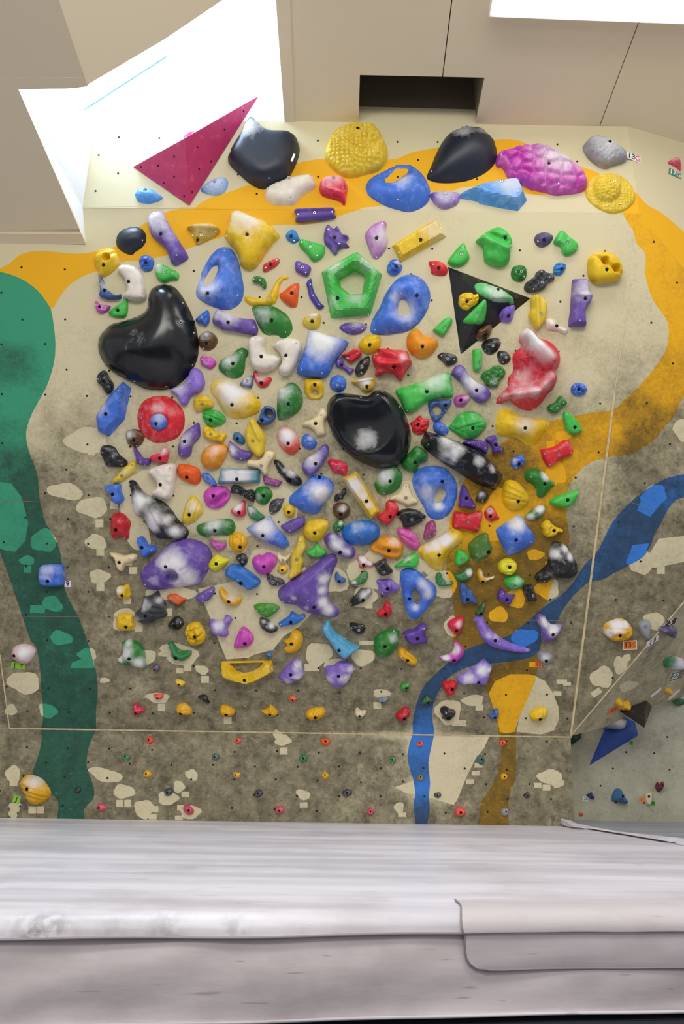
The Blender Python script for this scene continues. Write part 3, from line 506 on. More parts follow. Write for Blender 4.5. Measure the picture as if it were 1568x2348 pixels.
DATA = r'''
@200 200
small pale blue leaf-shaped hold left of the pink volume, under the skylight|lblue|d4|427,940 470,905 560,905 640,950 678,988 620,1025 540,1040 460,1025 432,985|S530,942 s456,930 s470,975 s588,975
small sky blue teardrop hold tucked against the lower right of the pink volume|lblue|d4 w1150,890,130,.4|1014,920 1090,840 1170,805 1240,805 1266,860 1240,930 1180,965 1110,965|S1146,865 s1078,912 s1216,875
rounded black hold overlapping the yellow band below the blue leaf hold|dblack|d5|252,1370 290,1290 370,1255 450,1252 510,1290 526,1370 490,1435 430,1475 400,1505 340,1490 270,1440|s498,1380
long purple block hold slanting down from the seam, chalky at its top|purple|p7 w640,1220,130,.6 w760,1360,60,.3|541,1190 570,1140 650,1105 690,1140 740,1240 820,1370 905,1520 850,1570 790,1600 745,1560 700,1450 590,1350 558,1290|B678,1342 s608,1163 s818,1528
mustard fan-shaped ledge hold with a rounded top rim on the yellow band|mustard|d5 w1050,1270,110,.25 r890,1255,1195,1270,30,2.5|888,1260 960,1228 1070,1218 1160,1235 1196,1280 1180,1320 1090,1370 1000,1412 955,1370 930,1300|S1032,1340 B994,1378 s946,1330 s1159,1308
@500 200
big black shovel-shaped macro hold right of the pink volume with a small white tag|dblack|p12 w280,420,150,.6|86,610 130,530 190,430 250,310 305,262 350,310 410,365 480,398 600,400 680,425 722,490 728,560 700,660 650,760 600,820 430,892 310,860 180,755 100,670|s460,852
smooth white bean-shaped hold under the black shovel macro|white|p6|416,950 440,900 530,855 640,815 760,788 830,785 870,830 876,880 830,920 750,970 690,1040 620,1055 500,1045 430,1000|s459,941 S642,845 s835,822 s655,1016
crimson hold with a pointed beak at its lower right, under the yellow disc macro|crimson|p6 w1020,840,130,.35 k1040,930,1150,980|906,890 940,830 1010,806 1090,810 1150,850 1165,890 1155,960 1138,1052 1090,1015 1000,990 930,960|S1040,852 s915,898 s1130,965
round yellow disc macro with pitted honeycomb relief and smooth lobes|yellow2|p8 v34 b1390,430,110,3 b1420,650,110,2|958,580 985,490 1040,400 1130,350 1230,322 1330,335 1420,370 1490,470 1526,570 1510,660 1440,735 1320,770 1200,800 1110,780 1010,700 968,640|B1254,417 s991,653 s1362,735
wide purple rail hold with notched ends hanging just below the seam|purple|p5 r690,1115,1045,1105,16,1.5|682,1110 720,1098 870,1092 1020,1088 1052,1108 1038,1130 1062,1160 1030,1178 880,1200 730,1210 692,1195 706,1150|S868,1146 s722,1158 s1024,1136
big lemon yellow four-cornered hold with sweeping concave sides|yellow|p9 w260,1190,170,.55|110,1130 160,1092 230,1120 330,1165 440,1210 530,1290 555,1335 500,1390 430,1480 360,1590 280,1640 200,1600 180,1520 130,1440 70,1370 52,1320 90,1230|B272,1353 s159,1133 s77,1340 s517,1330
small bright blue egg-shaped hold with a dark bolt, left of the small green wedge|lblue2|d4|605,1330 640,1282 690,1280 720,1330 733,1370 680,1400 630,1380|B656,1350 s684,1384
bright green wedge hold right below the blue egg-shaped hold|lgreen|p4|725,1400 750,1360 820,1380 940,1415 962,1450 945,1520 885,1563 840,1555 790,1490 740,1440|S830,1443 s752,1404 s891,1524
purple spiky flat hold with folded ridges and torn-looking edge|purple|p4 r1050,1260,1170,1370,18,1.5 r960,1300,1100,1440,14,1|950,1320 970,1250 990,1232 1040,1270 1070,1243 1095,1280 1120,1320 1165,1330 1175,1360 1150,1385 1180,1435 1130,1440 1090,1460 1060,1508 1030,1490 990,1440 955,1400|B1045,1364 s990,1290 s1087,1422
mauve twisted leaf-shaped hold chalked white along its right side|mauve|d5 w1480,1360,120,.55 r1480,1220,1500,1500,30,1|1320,1330 1350,1270 1400,1225 1480,1195 1515,1215 1512,1280 1530,1350 1520,1430 1470,1510 1420,1542 1385,1520 1350,1440|B1422,1370 s1477,1240 s1423,1528
@800 200
large blue rounded macro pierced by an oblong pocket, left of the black seed-shaped macro|blue|d12 w480,870,100,.45 o330,800,360,780,430,720,520,710,530,740,470,790,380,840,340,835|148,870 190,800 300,735 400,680 480,664 570,680 660,750 710,830 735,900 725,990 660,1060 560,1095 460,1085 320,1040 200,970 155,910|s370,738 s688,900 s436,1028
large black seed-shaped macro hold with chalk on its upper edge|dblack|d14 w1020,410,130,.55 w1200,410,60,.5|704,770 740,690 780,590 840,470 920,380 1040,330 1160,330 1250,380 1310,460 1342,570 1310,670 1220,750 1080,810 940,832 820,832 730,810|S1050,393 s748,745
small purple half-moon hold between the blue pierced macro and the blue faceted hold|purple2|p4 w860,1000,120,.4|730,955 800,943 900,943 990,955 1003,990 970,1050 900,1085 830,1088 775,1050 740,1000|S861,978 s816,1031 s932,1031
long yellow rectangular block hold tilted upward to the right|yellow|!p5 f w780,1300,140,.3|380,1420 785,1175 880,1340 465,1575|B638,1387 s820,1273 s450,1494
bright green blob hold with layered wavy folds like melted wax|lgreen|p8 r1150,1370,1400,1480,35,2.5 r1400,1480,1450,1568,25,2 r1200,1310,1400,1400,14,-2|1142,1380 1180,1340 1230,1300 1330,1257 1410,1290 1455,1350 1470,1400 1450,1480 1445,1560 1400,1600 1330,1610 1230,1570 1215,1510 1200,1430|B1387,1376 s1210,1342 s1435,1440
@1100 200
sky blue faceted angular hold on the bottom edge of the top panel|lblue|!p7 f w250,900,150,.5 w50,870,60,.3|-170,940 -130,915 10,855 310,818 365,842 432,1000 350,1098 220,1078 0,1035 -10,1015 -90,1000 -172,988|S177,892 s296,843 s322,989
large magenta oval macro covered in swollen overlapping lobes|magenta|p9 v105 w680,660,240,.55|148,640 180,580 280,560 340,532 440,525 540,518 660,560 760,620 860,700 940,780 968,850 950,905 880,935 780,948 680,955 600,930 470,905 380,860 270,810 210,710 160,700|B601,732 s184,645 s686,908
grey rock-like hold with a scalloped dark lower edge beside the 13G tag|grey|p7 w1130,560,140,.5 n.8,26|936,510 1000,455 1080,460 1150,480 1230,530 1300,590 1320,650 1260,680 1200,695 1150,718 1090,710 1030,670 975,620 940,560|B1145,537 S1007,580
yellow round fried-egg hold with a smooth raised yolk and pitted rim|yellow2|p3 b1130,930,125,5 v26|950,920 980,830 1060,780 1160,768 1260,790 1350,860 1400,960 1380,1040 1300,1105 1190,1132 1090,1100 1000,1040 960,985|S1176,903 s1153,1067 s1253,1062
small dusky purple rounded hold left of the green notched hold, near the top right|dpurple|d4|492,1360 520,1315 590,1298 650,1320 664,1350 630,1405 560,1438 510,1415|B571,1387 s517,1389
bright green notched shield hold right of the dusky purple one|lgreen|p4|662,1400 700,1320 740,1282 790,1330 870,1390 889,1430 860,1480 780,1516 740,1490 720,1430|S783,1411 s700,1384 s851,1458
@200 560
yellow ribbed shell-like hold with a finger pocket, at the left end of the yellow band|yellow|d6 b182,128,40,-5 r60,100,230,30,14,-1 r70,200,280,60,16,-1|58,180 66,80 120,40 200,30 255,50 290,110 290,170 240,230 190,270 130,293 90,275 90,230|B160,200 s108,268
small royal blue knobbly ball hold with a dark bolt beside the white boomerang hold|blue|d5 v55|462,160 475,110 515,95 560,100 598,145 590,190 575,230 520,243 480,215|B533,175 s536,122
white boomerang hold left of the big black kidney-shaped macro|white|p6|270,235 300,190 370,182 450,205 500,270 520,370 532,450 520,500 470,515 400,505 330,485 320,460 355,420 352,370 330,310 290,265|B386,350 s447,238 s492,482
pale green wedge hold above the big black kidney-shaped macro|lgreen|p4 w640,210,60,.5|606,230 625,180 670,175 740,210 820,255 812,320 760,320 710,340 670,340 625,300|S705,260 s640,220 s777,266
steel blue thin jagged hold below the yellow ribbed shell hold|navy|p4 w180,370,60,.6 r120,310,270,470,18,1.5|108,315 125,298 148,330 165,380 220,440 270,460 300,445 302,485 250,495 200,500 130,480 106,455 118,420 112,360|B166,422 s135,370
tiny magenta wedge hold left of a small green leaf hold|magenta|p3 w155,575,25,.6|68,520 80,508 110,535 150,542 207,552 195,590 145,620 105,615 80,585|B118,567 s86,556 S154,574
small green leaf-shaped hold beside the tiny magenta wedge, left of the kidney macro|lgreen|p3 r195,620,345,500,16,1|188,610 240,570 300,530 345,493 365,515 362,610 340,655 290,660 230,650|B282,600
huge glossy black kidney-shaped macro with a white hex nut|blackgloss|d22 w480,900,190,.17|80,900 90,830 130,770 200,710 300,680 400,650 480,610 520,560 530,480 550,410 600,365 680,348 760,370 820,430 880,530 935,650 970,770 988,900 975,1020 935,1110 870,1200 780,1270 690,1300 590,1302 500,1290 400,1240 280,1180 180,1110 120,1040 90,970|H855,716 s129,784 s349,685 s535,564 s853,530 s951,796 s932,1078 s706,1272 s420,1227 s148,1067
small black angular rock-like hold left below the kidney-shaped macro|black|p4 n.5,24|85,1200 105,1160 145,1132 175,1150 200,1200 240,1265 225,1320 190,1347 160,1330 130,1280 95,1245|B160,1240 s112,1215
tall blue faceted hold pointing up, below the black rock-like hold|blue|!p7 f w140,1470,80,.5|312,1228 388,1290 330,1575 190,1730 85,1680 68,1545 180,1370|s308,1325 B190,1530 s95,1560
large blue teardrop macro with a slanted oval pocket, upper left part of the wall|blue|d14 w1080,380,130,.5 o1050,330,1070,270,1120,200,1160,180,1166,210,1150,260,1120,320,1085,355,1055,370|966,440 985,340 1010,260 1050,170 1110,80 1170,25 1240,10 1300,40 1350,130 1385,280 1402,400 1390,480 1350,540 1270,583 1180,575 1090,540 1000,490|B1088,452 s1232,63 s1350,460
small blue fin-shaped hold with serrated lower edge, left of the purple slab|blue|p4 r990,680,1080,600,10,1 r1010,700,1095,630,10,1|972,680 1010,640 1080,592 1098,640 1095,700 1055,738 1030,705 1000,715 990,695|S1040,665
long purple curved slab hold with chalky top edge, below the blue teardrop macro|purple|p6 w1290,640,110,.6 w1170,640,60,.4|1122,690 1155,590 1185,583 1290,630 1380,660 1490,670 1520,720 1535,760 1520,815 1490,817 1380,795 1290,780 1225,770 1160,730|B1275,715 s1502,755
brown glossy round hold with chalk speckles, right of the kidney-shaped macro|brown|d5 b1080,820,34,1.5 w1060,820,60,.5|992,865 1010,810 1060,778 1110,785 1160,830 1168,880 1140,930 1085,955 1030,940 1000,905|B1074,895 s1045,935
tiny magenta four-lobed hold right of the kidney macro, below the brown ball|magenta|p3 w1080,1070,30,.3|1013,1040 1025,1005 1060,1008 1110,1012 1155,1050 1158,1080 1130,1110 1100,1123 1070,1105 1030,1085|S1080,1068 s1038,1042 s1122,1080
green smooth hold with a rounded horn at its upper right, below the purple slab|green|d6 w1280,1040,90,.55|1175,1100 1190,1050 1240,1010 1300,985 1340,945 1390,926 1440,950 1443,990 1420,1040 1415,1110 1400,1165 1360,1200 1290,1200 1230,1170 1185,1135|B1316,1081 s1390,977 s1260,1153
lilac peanut-shaped hold touching the lower right edge of the kidney-shaped macro|lilac|p5 r830,1400,960,1200,18,.8 w840,1290,90,.5|742,1300 790,1285 850,1260 900,1190 935,1120 985,1113 1030,1150 1055,1230 1045,1290 1010,1330 940,1360 910,1420 890,1447 850,1450 825,1410 800,1360 755,1330|S938,1276 s988,1197 s852,1360
small yellow lumpy D-shaped hold above the bright green oval hold|yellow|d5 r980,1400,1110,1400,14,1|948,1430 965,1380 1020,1354 1080,1365 1120,1400 1139,1440 1120,1475 1060,1485 1010,1510 965,1495|S1041,1456 s1101,1446 s990,1490
large yellow potato-shaped hold with a broad chalk patch, centre left|yellow|d10 w1310,1330,170,.75|1097,1290 1110,1240 1160,1208 1240,1202 1300,1220 1360,1270 1430,1300 1500,1350 1560,1430 1555,1490 1510,1530 1420,1560 1310,1563 1250,1540 1200,1470 1160,1400 1110,1350|B1309,1449 s1162,1265 s1527,1490
small slate blue triangular hold with chalk specks|navy|p3 w1440,1230,50,.6|1372,1262 1400,1215 1450,1182 1485,1178 1495,1220 1475,1292 1430,1280|S1440,1233 s1466,1220 s1410,1255
big red round dished hold with a small blue ball in its centre|red|d8 b657,1600,90,-3 w640,1480,60,.4|441,1550 460,1460 520,1390 620,1360 700,1363 780,1400 850,1480 872,1570 860,1660 800,1740 720,1775 620,1785 530,1750 465,1680|s698,1440 s492,1560
@540 560
small red pill-shaped hold below the big lemon yellow hold|red|d4|240,210 255,175 320,140 375,118 396,140 385,180 320,225 265,252 245,240|B318,190 s372,146 s273,219
small purple rounded trapezoid hold left of the green pentagon ring|purple|p4|535,165 550,150 610,165 677,205 665,265 645,285 600,275 545,245 535,210|S604,215 s572,193 s632,264
small dark green crescent hold above the yellow wishbone hold|green|p4 |150,315 170,292 225,292 265,315 277,370 268,397 240,385 215,350 165,340|S223,332 s168,325 s250,382
bright yellow wishbone-shaped hold bent like an elbow|yellow|d4|72,485 95,458 150,475 220,488 270,470 310,420 350,350 385,300 430,275 480,288 475,310 420,330 395,400 385,470 350,535 300,550 220,548 150,557 100,530|S310,494 s386,342 s152,523
orange rounded triangular hold at the wishbone's right|orange|d5|390,450 440,410 500,360 555,343 575,370 565,450 555,545 530,567 480,560 420,510|B508,449 s537,393
thin indigo curved sliver hold left of the green pentagon ring|indigo|p3|635,350 665,310 682,312 695,390 720,450 770,530 800,555 765,583 735,580 700,535 665,480 650,410|s674,368 s699,465 s753,547
large green pentagonal ring macro open in the middle|lgreen|!p9 f w870,200,110,.45 w1200,180,110,.5 w860,530,70,.4 w1080,490,90,.4 o940,320,1075,235,1160,290,1135,435,1030,440,950,375|770,240 1090,55 1320,262 1215,630 857,660|B917,502 s1075,72 s1192,626
dark green large leaf-shaped hold under the wishbone, with a notch at its bottom|green|d7 w250,640,110,.35|142,570 190,545 260,542 340,552 410,590 470,640 505,710 510,770 480,820 430,846 390,838 380,818 340,810 300,820 250,800 210,750 180,680|B328,697 s449,790
small mustard lumpy hold below the indigo sliver|yellow2|d5 r620,640,730,650,25,1.5 w690,640,60,.5|600,690 625,650 670,620 740,614 765,640 765,700 750,740 700,765 650,755 610,725|B690,702 s622,711
purple lens-shaped hold centred below the green pentagon ring|purple|d4 w1080,715,60,.3|930,745 970,712 1050,697 1140,710 1187,735 1150,785 1080,813 1010,805 955,775|S1058,741 s974,756 s1137,762
left one of two facing white kidney-shaped holds|white|p7|108,900 130,840 190,818 260,835 270,870 262,930 290,980 350,990 405,1020 405,1060 360,1115 290,1140 200,1138 140,1100 120,1000|B238,1019 s194,857 s376,1023
right one of two facing white kidney-shaped holds, next to the blue rhombus hold|white|p7|335,910 370,870 430,845 520,842 580,870 598,930 580,1000 550,1080 500,1160 455,1183 400,1165 385,1110 410,1060 405,1000 370,950|B457,1010 s360,938 s549,902
large blue rhombus-shaped hold with a big white chalk cap|blue|p10 w770,880,190,.9|650,790 690,770 780,795 870,825 990,860 1015,890 970,960 900,1050 860,1130 820,1190 760,1203 660,1195 570,1170 548,1140 560,1080 600,980 630,880|s600,1135 s780,1163
small red fish-like hold between the blue rhombus and the black oval holds|red|p4 r960,1000,1080,960,16,1|952,1000 1010,970 1060,942 1105,948 1137,980 1110,1020 1080,1040 1045,1068 1010,1055 990,1025|S1009,1024 s1091,987
small purple bone-shaped hold under the red fish-like one|purple|p3|897,1070 910,1040 950,1017 965,1045 990,1090 1030,1110 1068,1120 1050,1155 1020,1173 990,1140 950,1115 910,1100|B953,1088 s923,1054 s1027,1138
small black pointed oval hold left of the large red star-like hold|black|d4|1070,1140 1085,1090 1120,1045 1170,1010 1203,1003 1210,1050 1195,1110 1160,1165 1110,1197 1080,1180|S1135,1101 s1161,1061 s1130,1158
large red star-like hold with folded ridges|red|p7 r1290,960,1560,1060,40,3 r1250,1080,1480,1090,30,3 r1500,1060,1490,1210,20,2.5 w1500,1030,50,.4|1225,995 1280,985 1295,938 1390,937 1420,945 1545,960 1560,1020 1588,1065 1530,1150 1490,1225 1450,1200 1420,1165 1350,1160 1300,1180 1255,1178 1260,1120 1235,1060|B1417,1116 s1247,1022 s1265,1140
round yellow lemon-like hold with a dimple under the purple lens hold|yellow|d6 r1180,880,1290,850,12,-1|1105,915 1120,870 1160,830 1220,808 1290,815 1306,850 1300,920 1270,965 1200,982 1140,965|B1203,914
yellow rounded-square hold with a finger hole beneath its bolt|yellow|d6 o685,1325,700,1308,730,1312,745,1335,740,1358,710,1358,690,1345|612,1250 625,1210 690,1205 770,1207 793,1240 795,1310 785,1370 740,1393 670,1388 625,1355 612,1300|B713,1268
round blue ball hold beside the yellow finger-hole hold, above the black shield macro|blue|d5|843,1250 860,1200 920,1173 970,1190 998,1240 985,1300 930,1330 875,1315 850,1285|S917,1269 s876,1252 s959,1279
small yellow spinning-top hold with a chalk-white rim|yellow|d5 w1160,1230,70,.8 r1050,1235,1240,1210,16,2|1040,1235 1090,1218 1160,1200 1230,1195 1255,1210 1255,1270 1230,1315 1175,1332 1130,1315 1105,1275 1060,1255|B1180,1286 s1113,1270
small pink-red crescent hold below the facing white holds|red|d4 w230,1195,60,.45|155,1160 175,1137 195,1150 210,1190 250,1203 300,1190 328,1210 310,1250 270,1287 215,1287 185,1250 165,1205|B232,1251
deep green tongue-shaped hold with a white chalk smear on its left|green|d8 w420,1330,90,.6|370,1420 375,1340 385,1295 430,1280 475,1245 520,1240 565,1280 600,1350 600,1430 565,1500 500,1550 430,1573 375,1568|B479,1442 s512,1295
black shield-shaped macro with a raised heart rim in the wall centre|blackgloss|p14 b1120,1600,290,-6 w1180,1750,120,.55|820,1480 840,1400 900,1345 990,1335 1090,1350 1190,1358 1240,1320 1300,1308 1370,1330 1440,1390 1510,1490 1555,1600 1580,1720 1560,1850 1500,1960 1400,2010 1290,2015 1190,1985 1080,1930 980,1850 900,1750 845,1640 820,1560|s1127,1380 s893,1394 s1315,1335 s1470,1466
@860 560
small royal blue ball hold wound like yarn, below the yellow block hold|blue|d6 v50 w200,180,40,.4|108,215 125,160 165,130 220,145 245,190 235,235 200,268 150,277 115,250|B187,213
large blue teardrop macro pierced by an oval hole, beside the pentagon ring|blue|d14 w270,610,110,.6 w190,480,60,.4 o212,560,235,490,270,490,300,540,315,590,300,628,250,625,220,600|-45,745 -20,660 40,560 100,430 180,320 260,270 340,262 420,295 480,370 502,450 490,540 440,650 370,730 300,775 200,795 80,808 -10,810 -40,780|B366,478 s358,309 s235,447 s2,766
red shell-like hold touching the top corner of the black triangle volume|red|d4|480,155 520,147 580,150 630,180 653,220 645,270 610,283 550,280 505,260 495,205|B567,223 s518,188
bright green fan-shaped hold above the top corner of the black triangle volume|lgreen|p4|652,150 700,80 770,0 800,-10 830,60 850,118 815,170 760,200 710,202 665,180|S766,98 s780,37
round dark green studded button hold right of the melted green blob hold|green|d5 n1,22|1223,255 1240,205 1290,184 1340,190 1367,235 1355,300 1310,333 1260,325 1230,295|S1303,257 s1260,259 s1331,298
charcoal branching lumpy hold next to the studded green button|charcoal|p4 n1,30 r1350,380,1480,260,22,1.5|1340,380 1360,340 1430,290 1450,250 1500,227 1545,255 1600,265 1610,320 1560,345 1520,400 1450,430 1380,433 1345,410|S1489,349 s1477,263 s1414,410 s1555,306
small yellow claw-ridged hold mounted on the left of the black triangle volume|yellow|d5 v60 +9|768,480 775,440 815,420 870,425 895,445 925,442 935,480 920,530 880,555 842,580 800,560 770,520|B834,507
mint green long bar hold mounted along the top of the black triangle volume|lgreen2|d6 w1100,420,120,.5 +9|903,375 930,330 1000,320 1070,340 1150,370 1230,430 1270,490 1262,520 1220,527 1210,508 1100,515 1000,490 930,440|B1114,396 s970,421
bright green half-leaf hold mounted in the middle of the black triangle volume|lgreen|p4 +10|812,665 860,610 920,550 985,498 1008,560 1005,640 975,700 900,703 840,695|S912,625 s979,560
violet finger-ridged hold mounted at the right edge of the black triangle volume|lilac|d5 r1165,560,1150,680,12,1.5 r1210,560,1220,680,12,1.5 +4|1118,640 1140,590 1175,560 1230,542 1262,545 1265,600 1245,670 1200,695 1150,685|B1198,646
brown oval jug hold mounted at the lower edge of the black triangle volume|brown|d5 +4|912,830 930,770 980,730 1030,713 1060,730 1060,780 1030,830 980,860 935,857|B996,820
mustard long diamond-shaped hold at the right tip of the black triangle volume|yellow2|p5 r1440,470,1450,750,22,1.5|1378,640 1400,570 1395,490 1440,450 1500,480 1540,530 1540,620 1525,690 1490,740 1455,770 1430,745 1400,700|S1477,637 s1428,494 s1460,744
small white peanut-shaped hold right of the mustard diamond-shaped hold|white|d4|1525,700 1545,670 1590,665 1620,685 1660,730 1730,760 1735,795 1705,815 1660,790 1610,775 1545,768|B1629,737 s1717,777
small bright green wedge hold left of the black triangle volume|lgreen|p4|520,770 560,730 620,670 665,657 693,670 690,710 650,780 612,828 560,805|S621,764
rounded orange heart-shaped hold between the blue teardrop macro and black triangle volume|orange2|d8|282,880 295,810 340,760 385,752 420,790 460,820 530,835 568,870 570,910 520,980 450,1020 390,1022 320,980 290,930|B417,932 s544,882
small black flat rock hold below the orange heart-shaped hold|black|p3|560,1000 600,972 650,975 710,990 740,1020 735,1060 690,1085 640,1095 610,1060 575,1030|S646,1031 s591,1008 s705,1043
narrow bright green upright bar hold below the black triangle volume's lower tip|lgreen|!p4|875,945 955,942 962,1070 945,1140 880,1138|S928,1076 s920,964 s935,1134
black oval three-screw hold just below the black triangle volume|black|d4|957,910 985,865 1040,843 1110,843 1135,880 1120,930 1080,975 1030,995 985,970|S1051,917 s1116,875 s988,956
small black heart-shaped hold between the black oval hold and red serpent macro|black|d3|1097,1005 1105,965 1140,955 1190,970 1222,1020 1205,1060 1150,1083 1115,1060|S1172,1019 s1130,994 s1147,1061
green knobbly four-cornered hold with smeared chalk, below the heart-shaped black hold|green|p4 n1,28 w1060,1240,50,.3|948,1190 975,1150 1030,1120 1080,1090 1130,1092 1172,1140 1160,1190 1120,1230 1110,1275 1060,1287 1000,1270 975,1225|S1055,1195 s1122,1151 s1005,1199 s1065,1257
light green bow-tie shaped hold with chalky top, above the blue ring-hold|lgreen|p6 w520,1210,160,.5|182,1310 300,1270 450,1220 560,1170 680,1157 690,1250 702,1370 620,1378 520,1400 440,1440 370,1495 280,1515 230,1420|B458,1332 s657,1187 s214,1341 s287,1494 s681,1338
purple slanted bar hold with a chalk-white lower half|purple|p5 w870,1250,120,.7|683,1160 720,1100 765,1080 810,1110 850,1180 920,1240 1000,1280 1045,1345 1010,1400 955,1430 890,1400 830,1330 780,1260 720,1200|B903,1318 s747,1147
small magenta-purple lens hold at the lower end of the purple slanted bar|magenta2|d4 w830,1390,40,.4|706,1410 725,1365 790,1350 858,1355 850,1400 810,1450 760,1462 720,1450|B765,1405 s824,1394
navy blue tapered hold with a round finger hole, right of the black shield macro|navy|d6 o520,1490,535,1460,570,1455,595,1485,590,1520,565,1535,535,1525|475,1440 500,1410 560,1400 630,1393 685,1400 690,1430 650,1490 600,1560 560,1600 520,1590 490,1520|B627,1452 s629,1495
@1168 560
big red serpentine macro with a chalky purple curl draped over a dark hollow|red2|d14 b150,1170,150,-7 r160,830,340,1060,70,9 r100,960,300,1170,14,-3 r-60,1370,200,1340,42,5 r200,1340,390,1190,50,6 r390,900,430,1050,40,3 w160,810,90,.75 w210,900,95,.8 w290,1010,80,.6 w60,1330,70,.4 w180,1330,70,.45 w290,1270,60,.4 w340,1190,50,.35 w-40,1360,50,.35 w130,1200,120,.3|92,860 110,790 160,750 220,765 255,840 330,850 400,890 455,960 467,1040 450,1100 420,1140 438,1200 410,1290 350,1350 320,1400 250,1470 190,1492 110,1475 30,1420 10,1395 -60,1430 -110,1435 -120,1410 -60,1330 -10,1275 -10,1240 0,1190 40,1130 35,1010 60,960 105,932 110,900|s185,768 s420,928 s12,1250 s-83,1397 s220,1470
small bright blue knobby hold right of the charcoal branching hold|lblue2|d4 v60|395,240 405,190 450,158 505,175 510,215 475,265 435,283 400,265|B465,230
tall purple block hold with a stepped notch, standing upright at the right of the wall|purple|p7 w650,430,110,.55 r590,470,730,470,14,1|570,325 600,314 700,318 712,370 715,430 742,465 730,520 690,580 682,640 690,720 680,738 600,738 540,735 535,700 550,600 560,450|B657,505 s643,351 s610,699
big yellow rock-like hold with two slot pockets and a crack, far right of the wall|yellow|p8 r740,110,850,190,12,-2 r850,190,985,275,12,-2 b835,168,38,-5 b935,235,40,-5|708,200 708,140 750,85 830,68 900,75 960,120 1005,180 1015,250 995,310 930,340 860,348 790,357 735,325 712,270|B844,250
small royal blue cloud-like hold alone on bare wall right of the red serpent macro|blue|d5 v60|555,1310 570,1265 620,1242 680,1260 700,1300 680,1345 620,1363 575,1350|B615,1306 s585,1278
small dark green three-armed hold right below the red serpent macro|green|p4|338,1470 360,1440 410,1420 445,1370 475,1362 485,1390 515,1410 510,1440 470,1460 440,1510 410,1525 370,1515 345,1495|S418,1477 s364,1478 s474,1430
@200 900 4.48
blue ball hold set in the middle of the big red dished hold|blue|d5 w740,260,90,.4 +4|640,290 660,240 730,213 790,235 822,300 800,360 740,392 680,370 648,330|B715,325 s676,342 s763,302
brown glossy round hold at the lower left edge of the big red dished hold|brown|d5 b455,430,34,-1.5 w440,430,60,.5|390,455 400,400 460,373 530,385 580,440 575,500 535,545 470,560 415,530|B489,493 s507,544
black teardrop-shaped glossy hold with a shallow dish at the far left edge of the holds|black|d5 b240,650,100,-2|125,600 150,545 220,540 280,565 330,640 405,700 405,745 350,768 260,765 190,755 160,690|s163,618 s358,740
mustard slug-shaped hold between the black dished hold and a small royal blue one|yellow2|d4 w410,820,40,.3|250,910 290,860 370,770 460,705 500,705 505,770 470,830 400,890 330,930 265,940|S361,859 s466,745
small violet flame-shaped hold under the brown ball at the red hold's edge|purple3|p4|472,580 495,562 530,610 580,670 640,680 652,720 625,757 580,750 510,730 500,660|S558,713 s600,742
small crimson conch-like hold beneath the big red dished hold|crimson|p4 w790,600,50,.5|643,660 680,635 750,615 780,565 820,575 842,610 830,680 810,722 740,720 660,700|B755,677
purple twisted hold with chalky face, right below the red dished hold|purple|d6 w1010,480,90,.6 r1100,360,1130,500,12,-1|925,560 945,500 960,450 1010,390 1080,340 1130,305 1152,330 1157,450 1120,500 1080,550 1068,620 1040,660 980,670 935,640|B1010,504 s980,632
bright green oval melon-like hold with lengthwise grooves|lgreen3|d5 r1180,210,1400,300,8,-1 r1200,190,1410,250,8,-1 r1190,270,1360,340,8,-1|1175,235 1200,185 1270,175 1350,190 1405,235 1422,285 1380,330 1290,352 1220,330|B1271,288 s1191,235
small yellow wavy bar hold below the green melon-like hold|yellow|p4 n1,40|1183,400 1200,355 1240,345 1290,370 1330,405 1390,412 1430,420 1420,470 1390,515 1340,500 1270,490 1200,450|S1277,433 s1233,392 s1360,440
round orange egg-shaped hold left of the purple crescent hold|orange2|d8 w1310,600,80,.35|1157,670 1180,600 1240,550 1320,527 1400,530 1440,560 1442,620 1400,710 1350,775 1280,795 1200,770 1165,720|H1286,701 s1198,742
vivid red-orange rounded blocky hold below the purple twisted hold|orange|d5 n.5,60|920,780 935,740 980,730 1060,745 1140,780 1167,850 1160,910 1130,942 1070,942 1000,910 930,860|B1028,872
small blue leaf hold with three screws squeezed beside the steel-blue slab|blue|p3|1170,840 1215,822 1270,850 1330,935 1322,960 1280,952 1215,920 1185,880|S1245,893 s1211,854 s1282,938
steel blue rectangular slab hold with a chalk-whitened face|steel|!p5 f w1600,860,110,.8 w1470,850,90,.8|1368,777 1776,784 1776,935 1333,942|B1545,890 s1369,858 s1760,925
large white tripod-shaped climbing hold below the crimson conch-like hold|white|p7 w780,900,10,.1 n.5,50|627,820 660,775 750,745 850,725 910,750 915,830 900,960 870,1060 820,1100 740,1080 670,1045 672,1010 715,970 705,900 650,850|B768,945 s655,842 s870,775
magenta pink round hold with a mouth-like slot|magenta|d6 r1290,1140,1420,1050,26,-4|1188,1080 1200,1020 1260,970 1340,958 1410,970 1470,1025 1460,1090 1420,1150 1370,1185 1290,1197 1220,1160|B1303,1060 s1428,1043 s1220,1130
fan-shaped yellow hold with fine chalky grooves|yellow2|d5 r1030,1120,980,1240,8,-.8 r1070,1100,1010,1280,8,-.8 r1110,1110,1050,1300,8,-.8 r1150,1150,1090,1320,8,-.8 w1080,1170,80,.4|965,1320 985,1220 1020,1120 1075,1057 1120,1080 1170,1150 1192,1220 1150,1280 1090,1330 1020,1352 980,1345|B1055,1254
long green bar hold with rounded ends and chalky top, above the yellow pineapple-like hold|green|d5 w1300,1350,110,.55|1117,1400 1135,1360 1200,1335 1300,1310 1400,1295 1480,1305 1520,1370 1510,1430 1450,1470 1370,1470 1290,1475 1200,1485 1140,1450|B1317,1419 s1476,1384
royal blue three-lobed hold at the left edge below the mustard slug-shaped hold|blue|p6|180,960 230,952 290,940 340,945 345,1010 370,1070 372,1110 320,1147 270,1125 240,1050 195,1010|B280,1045
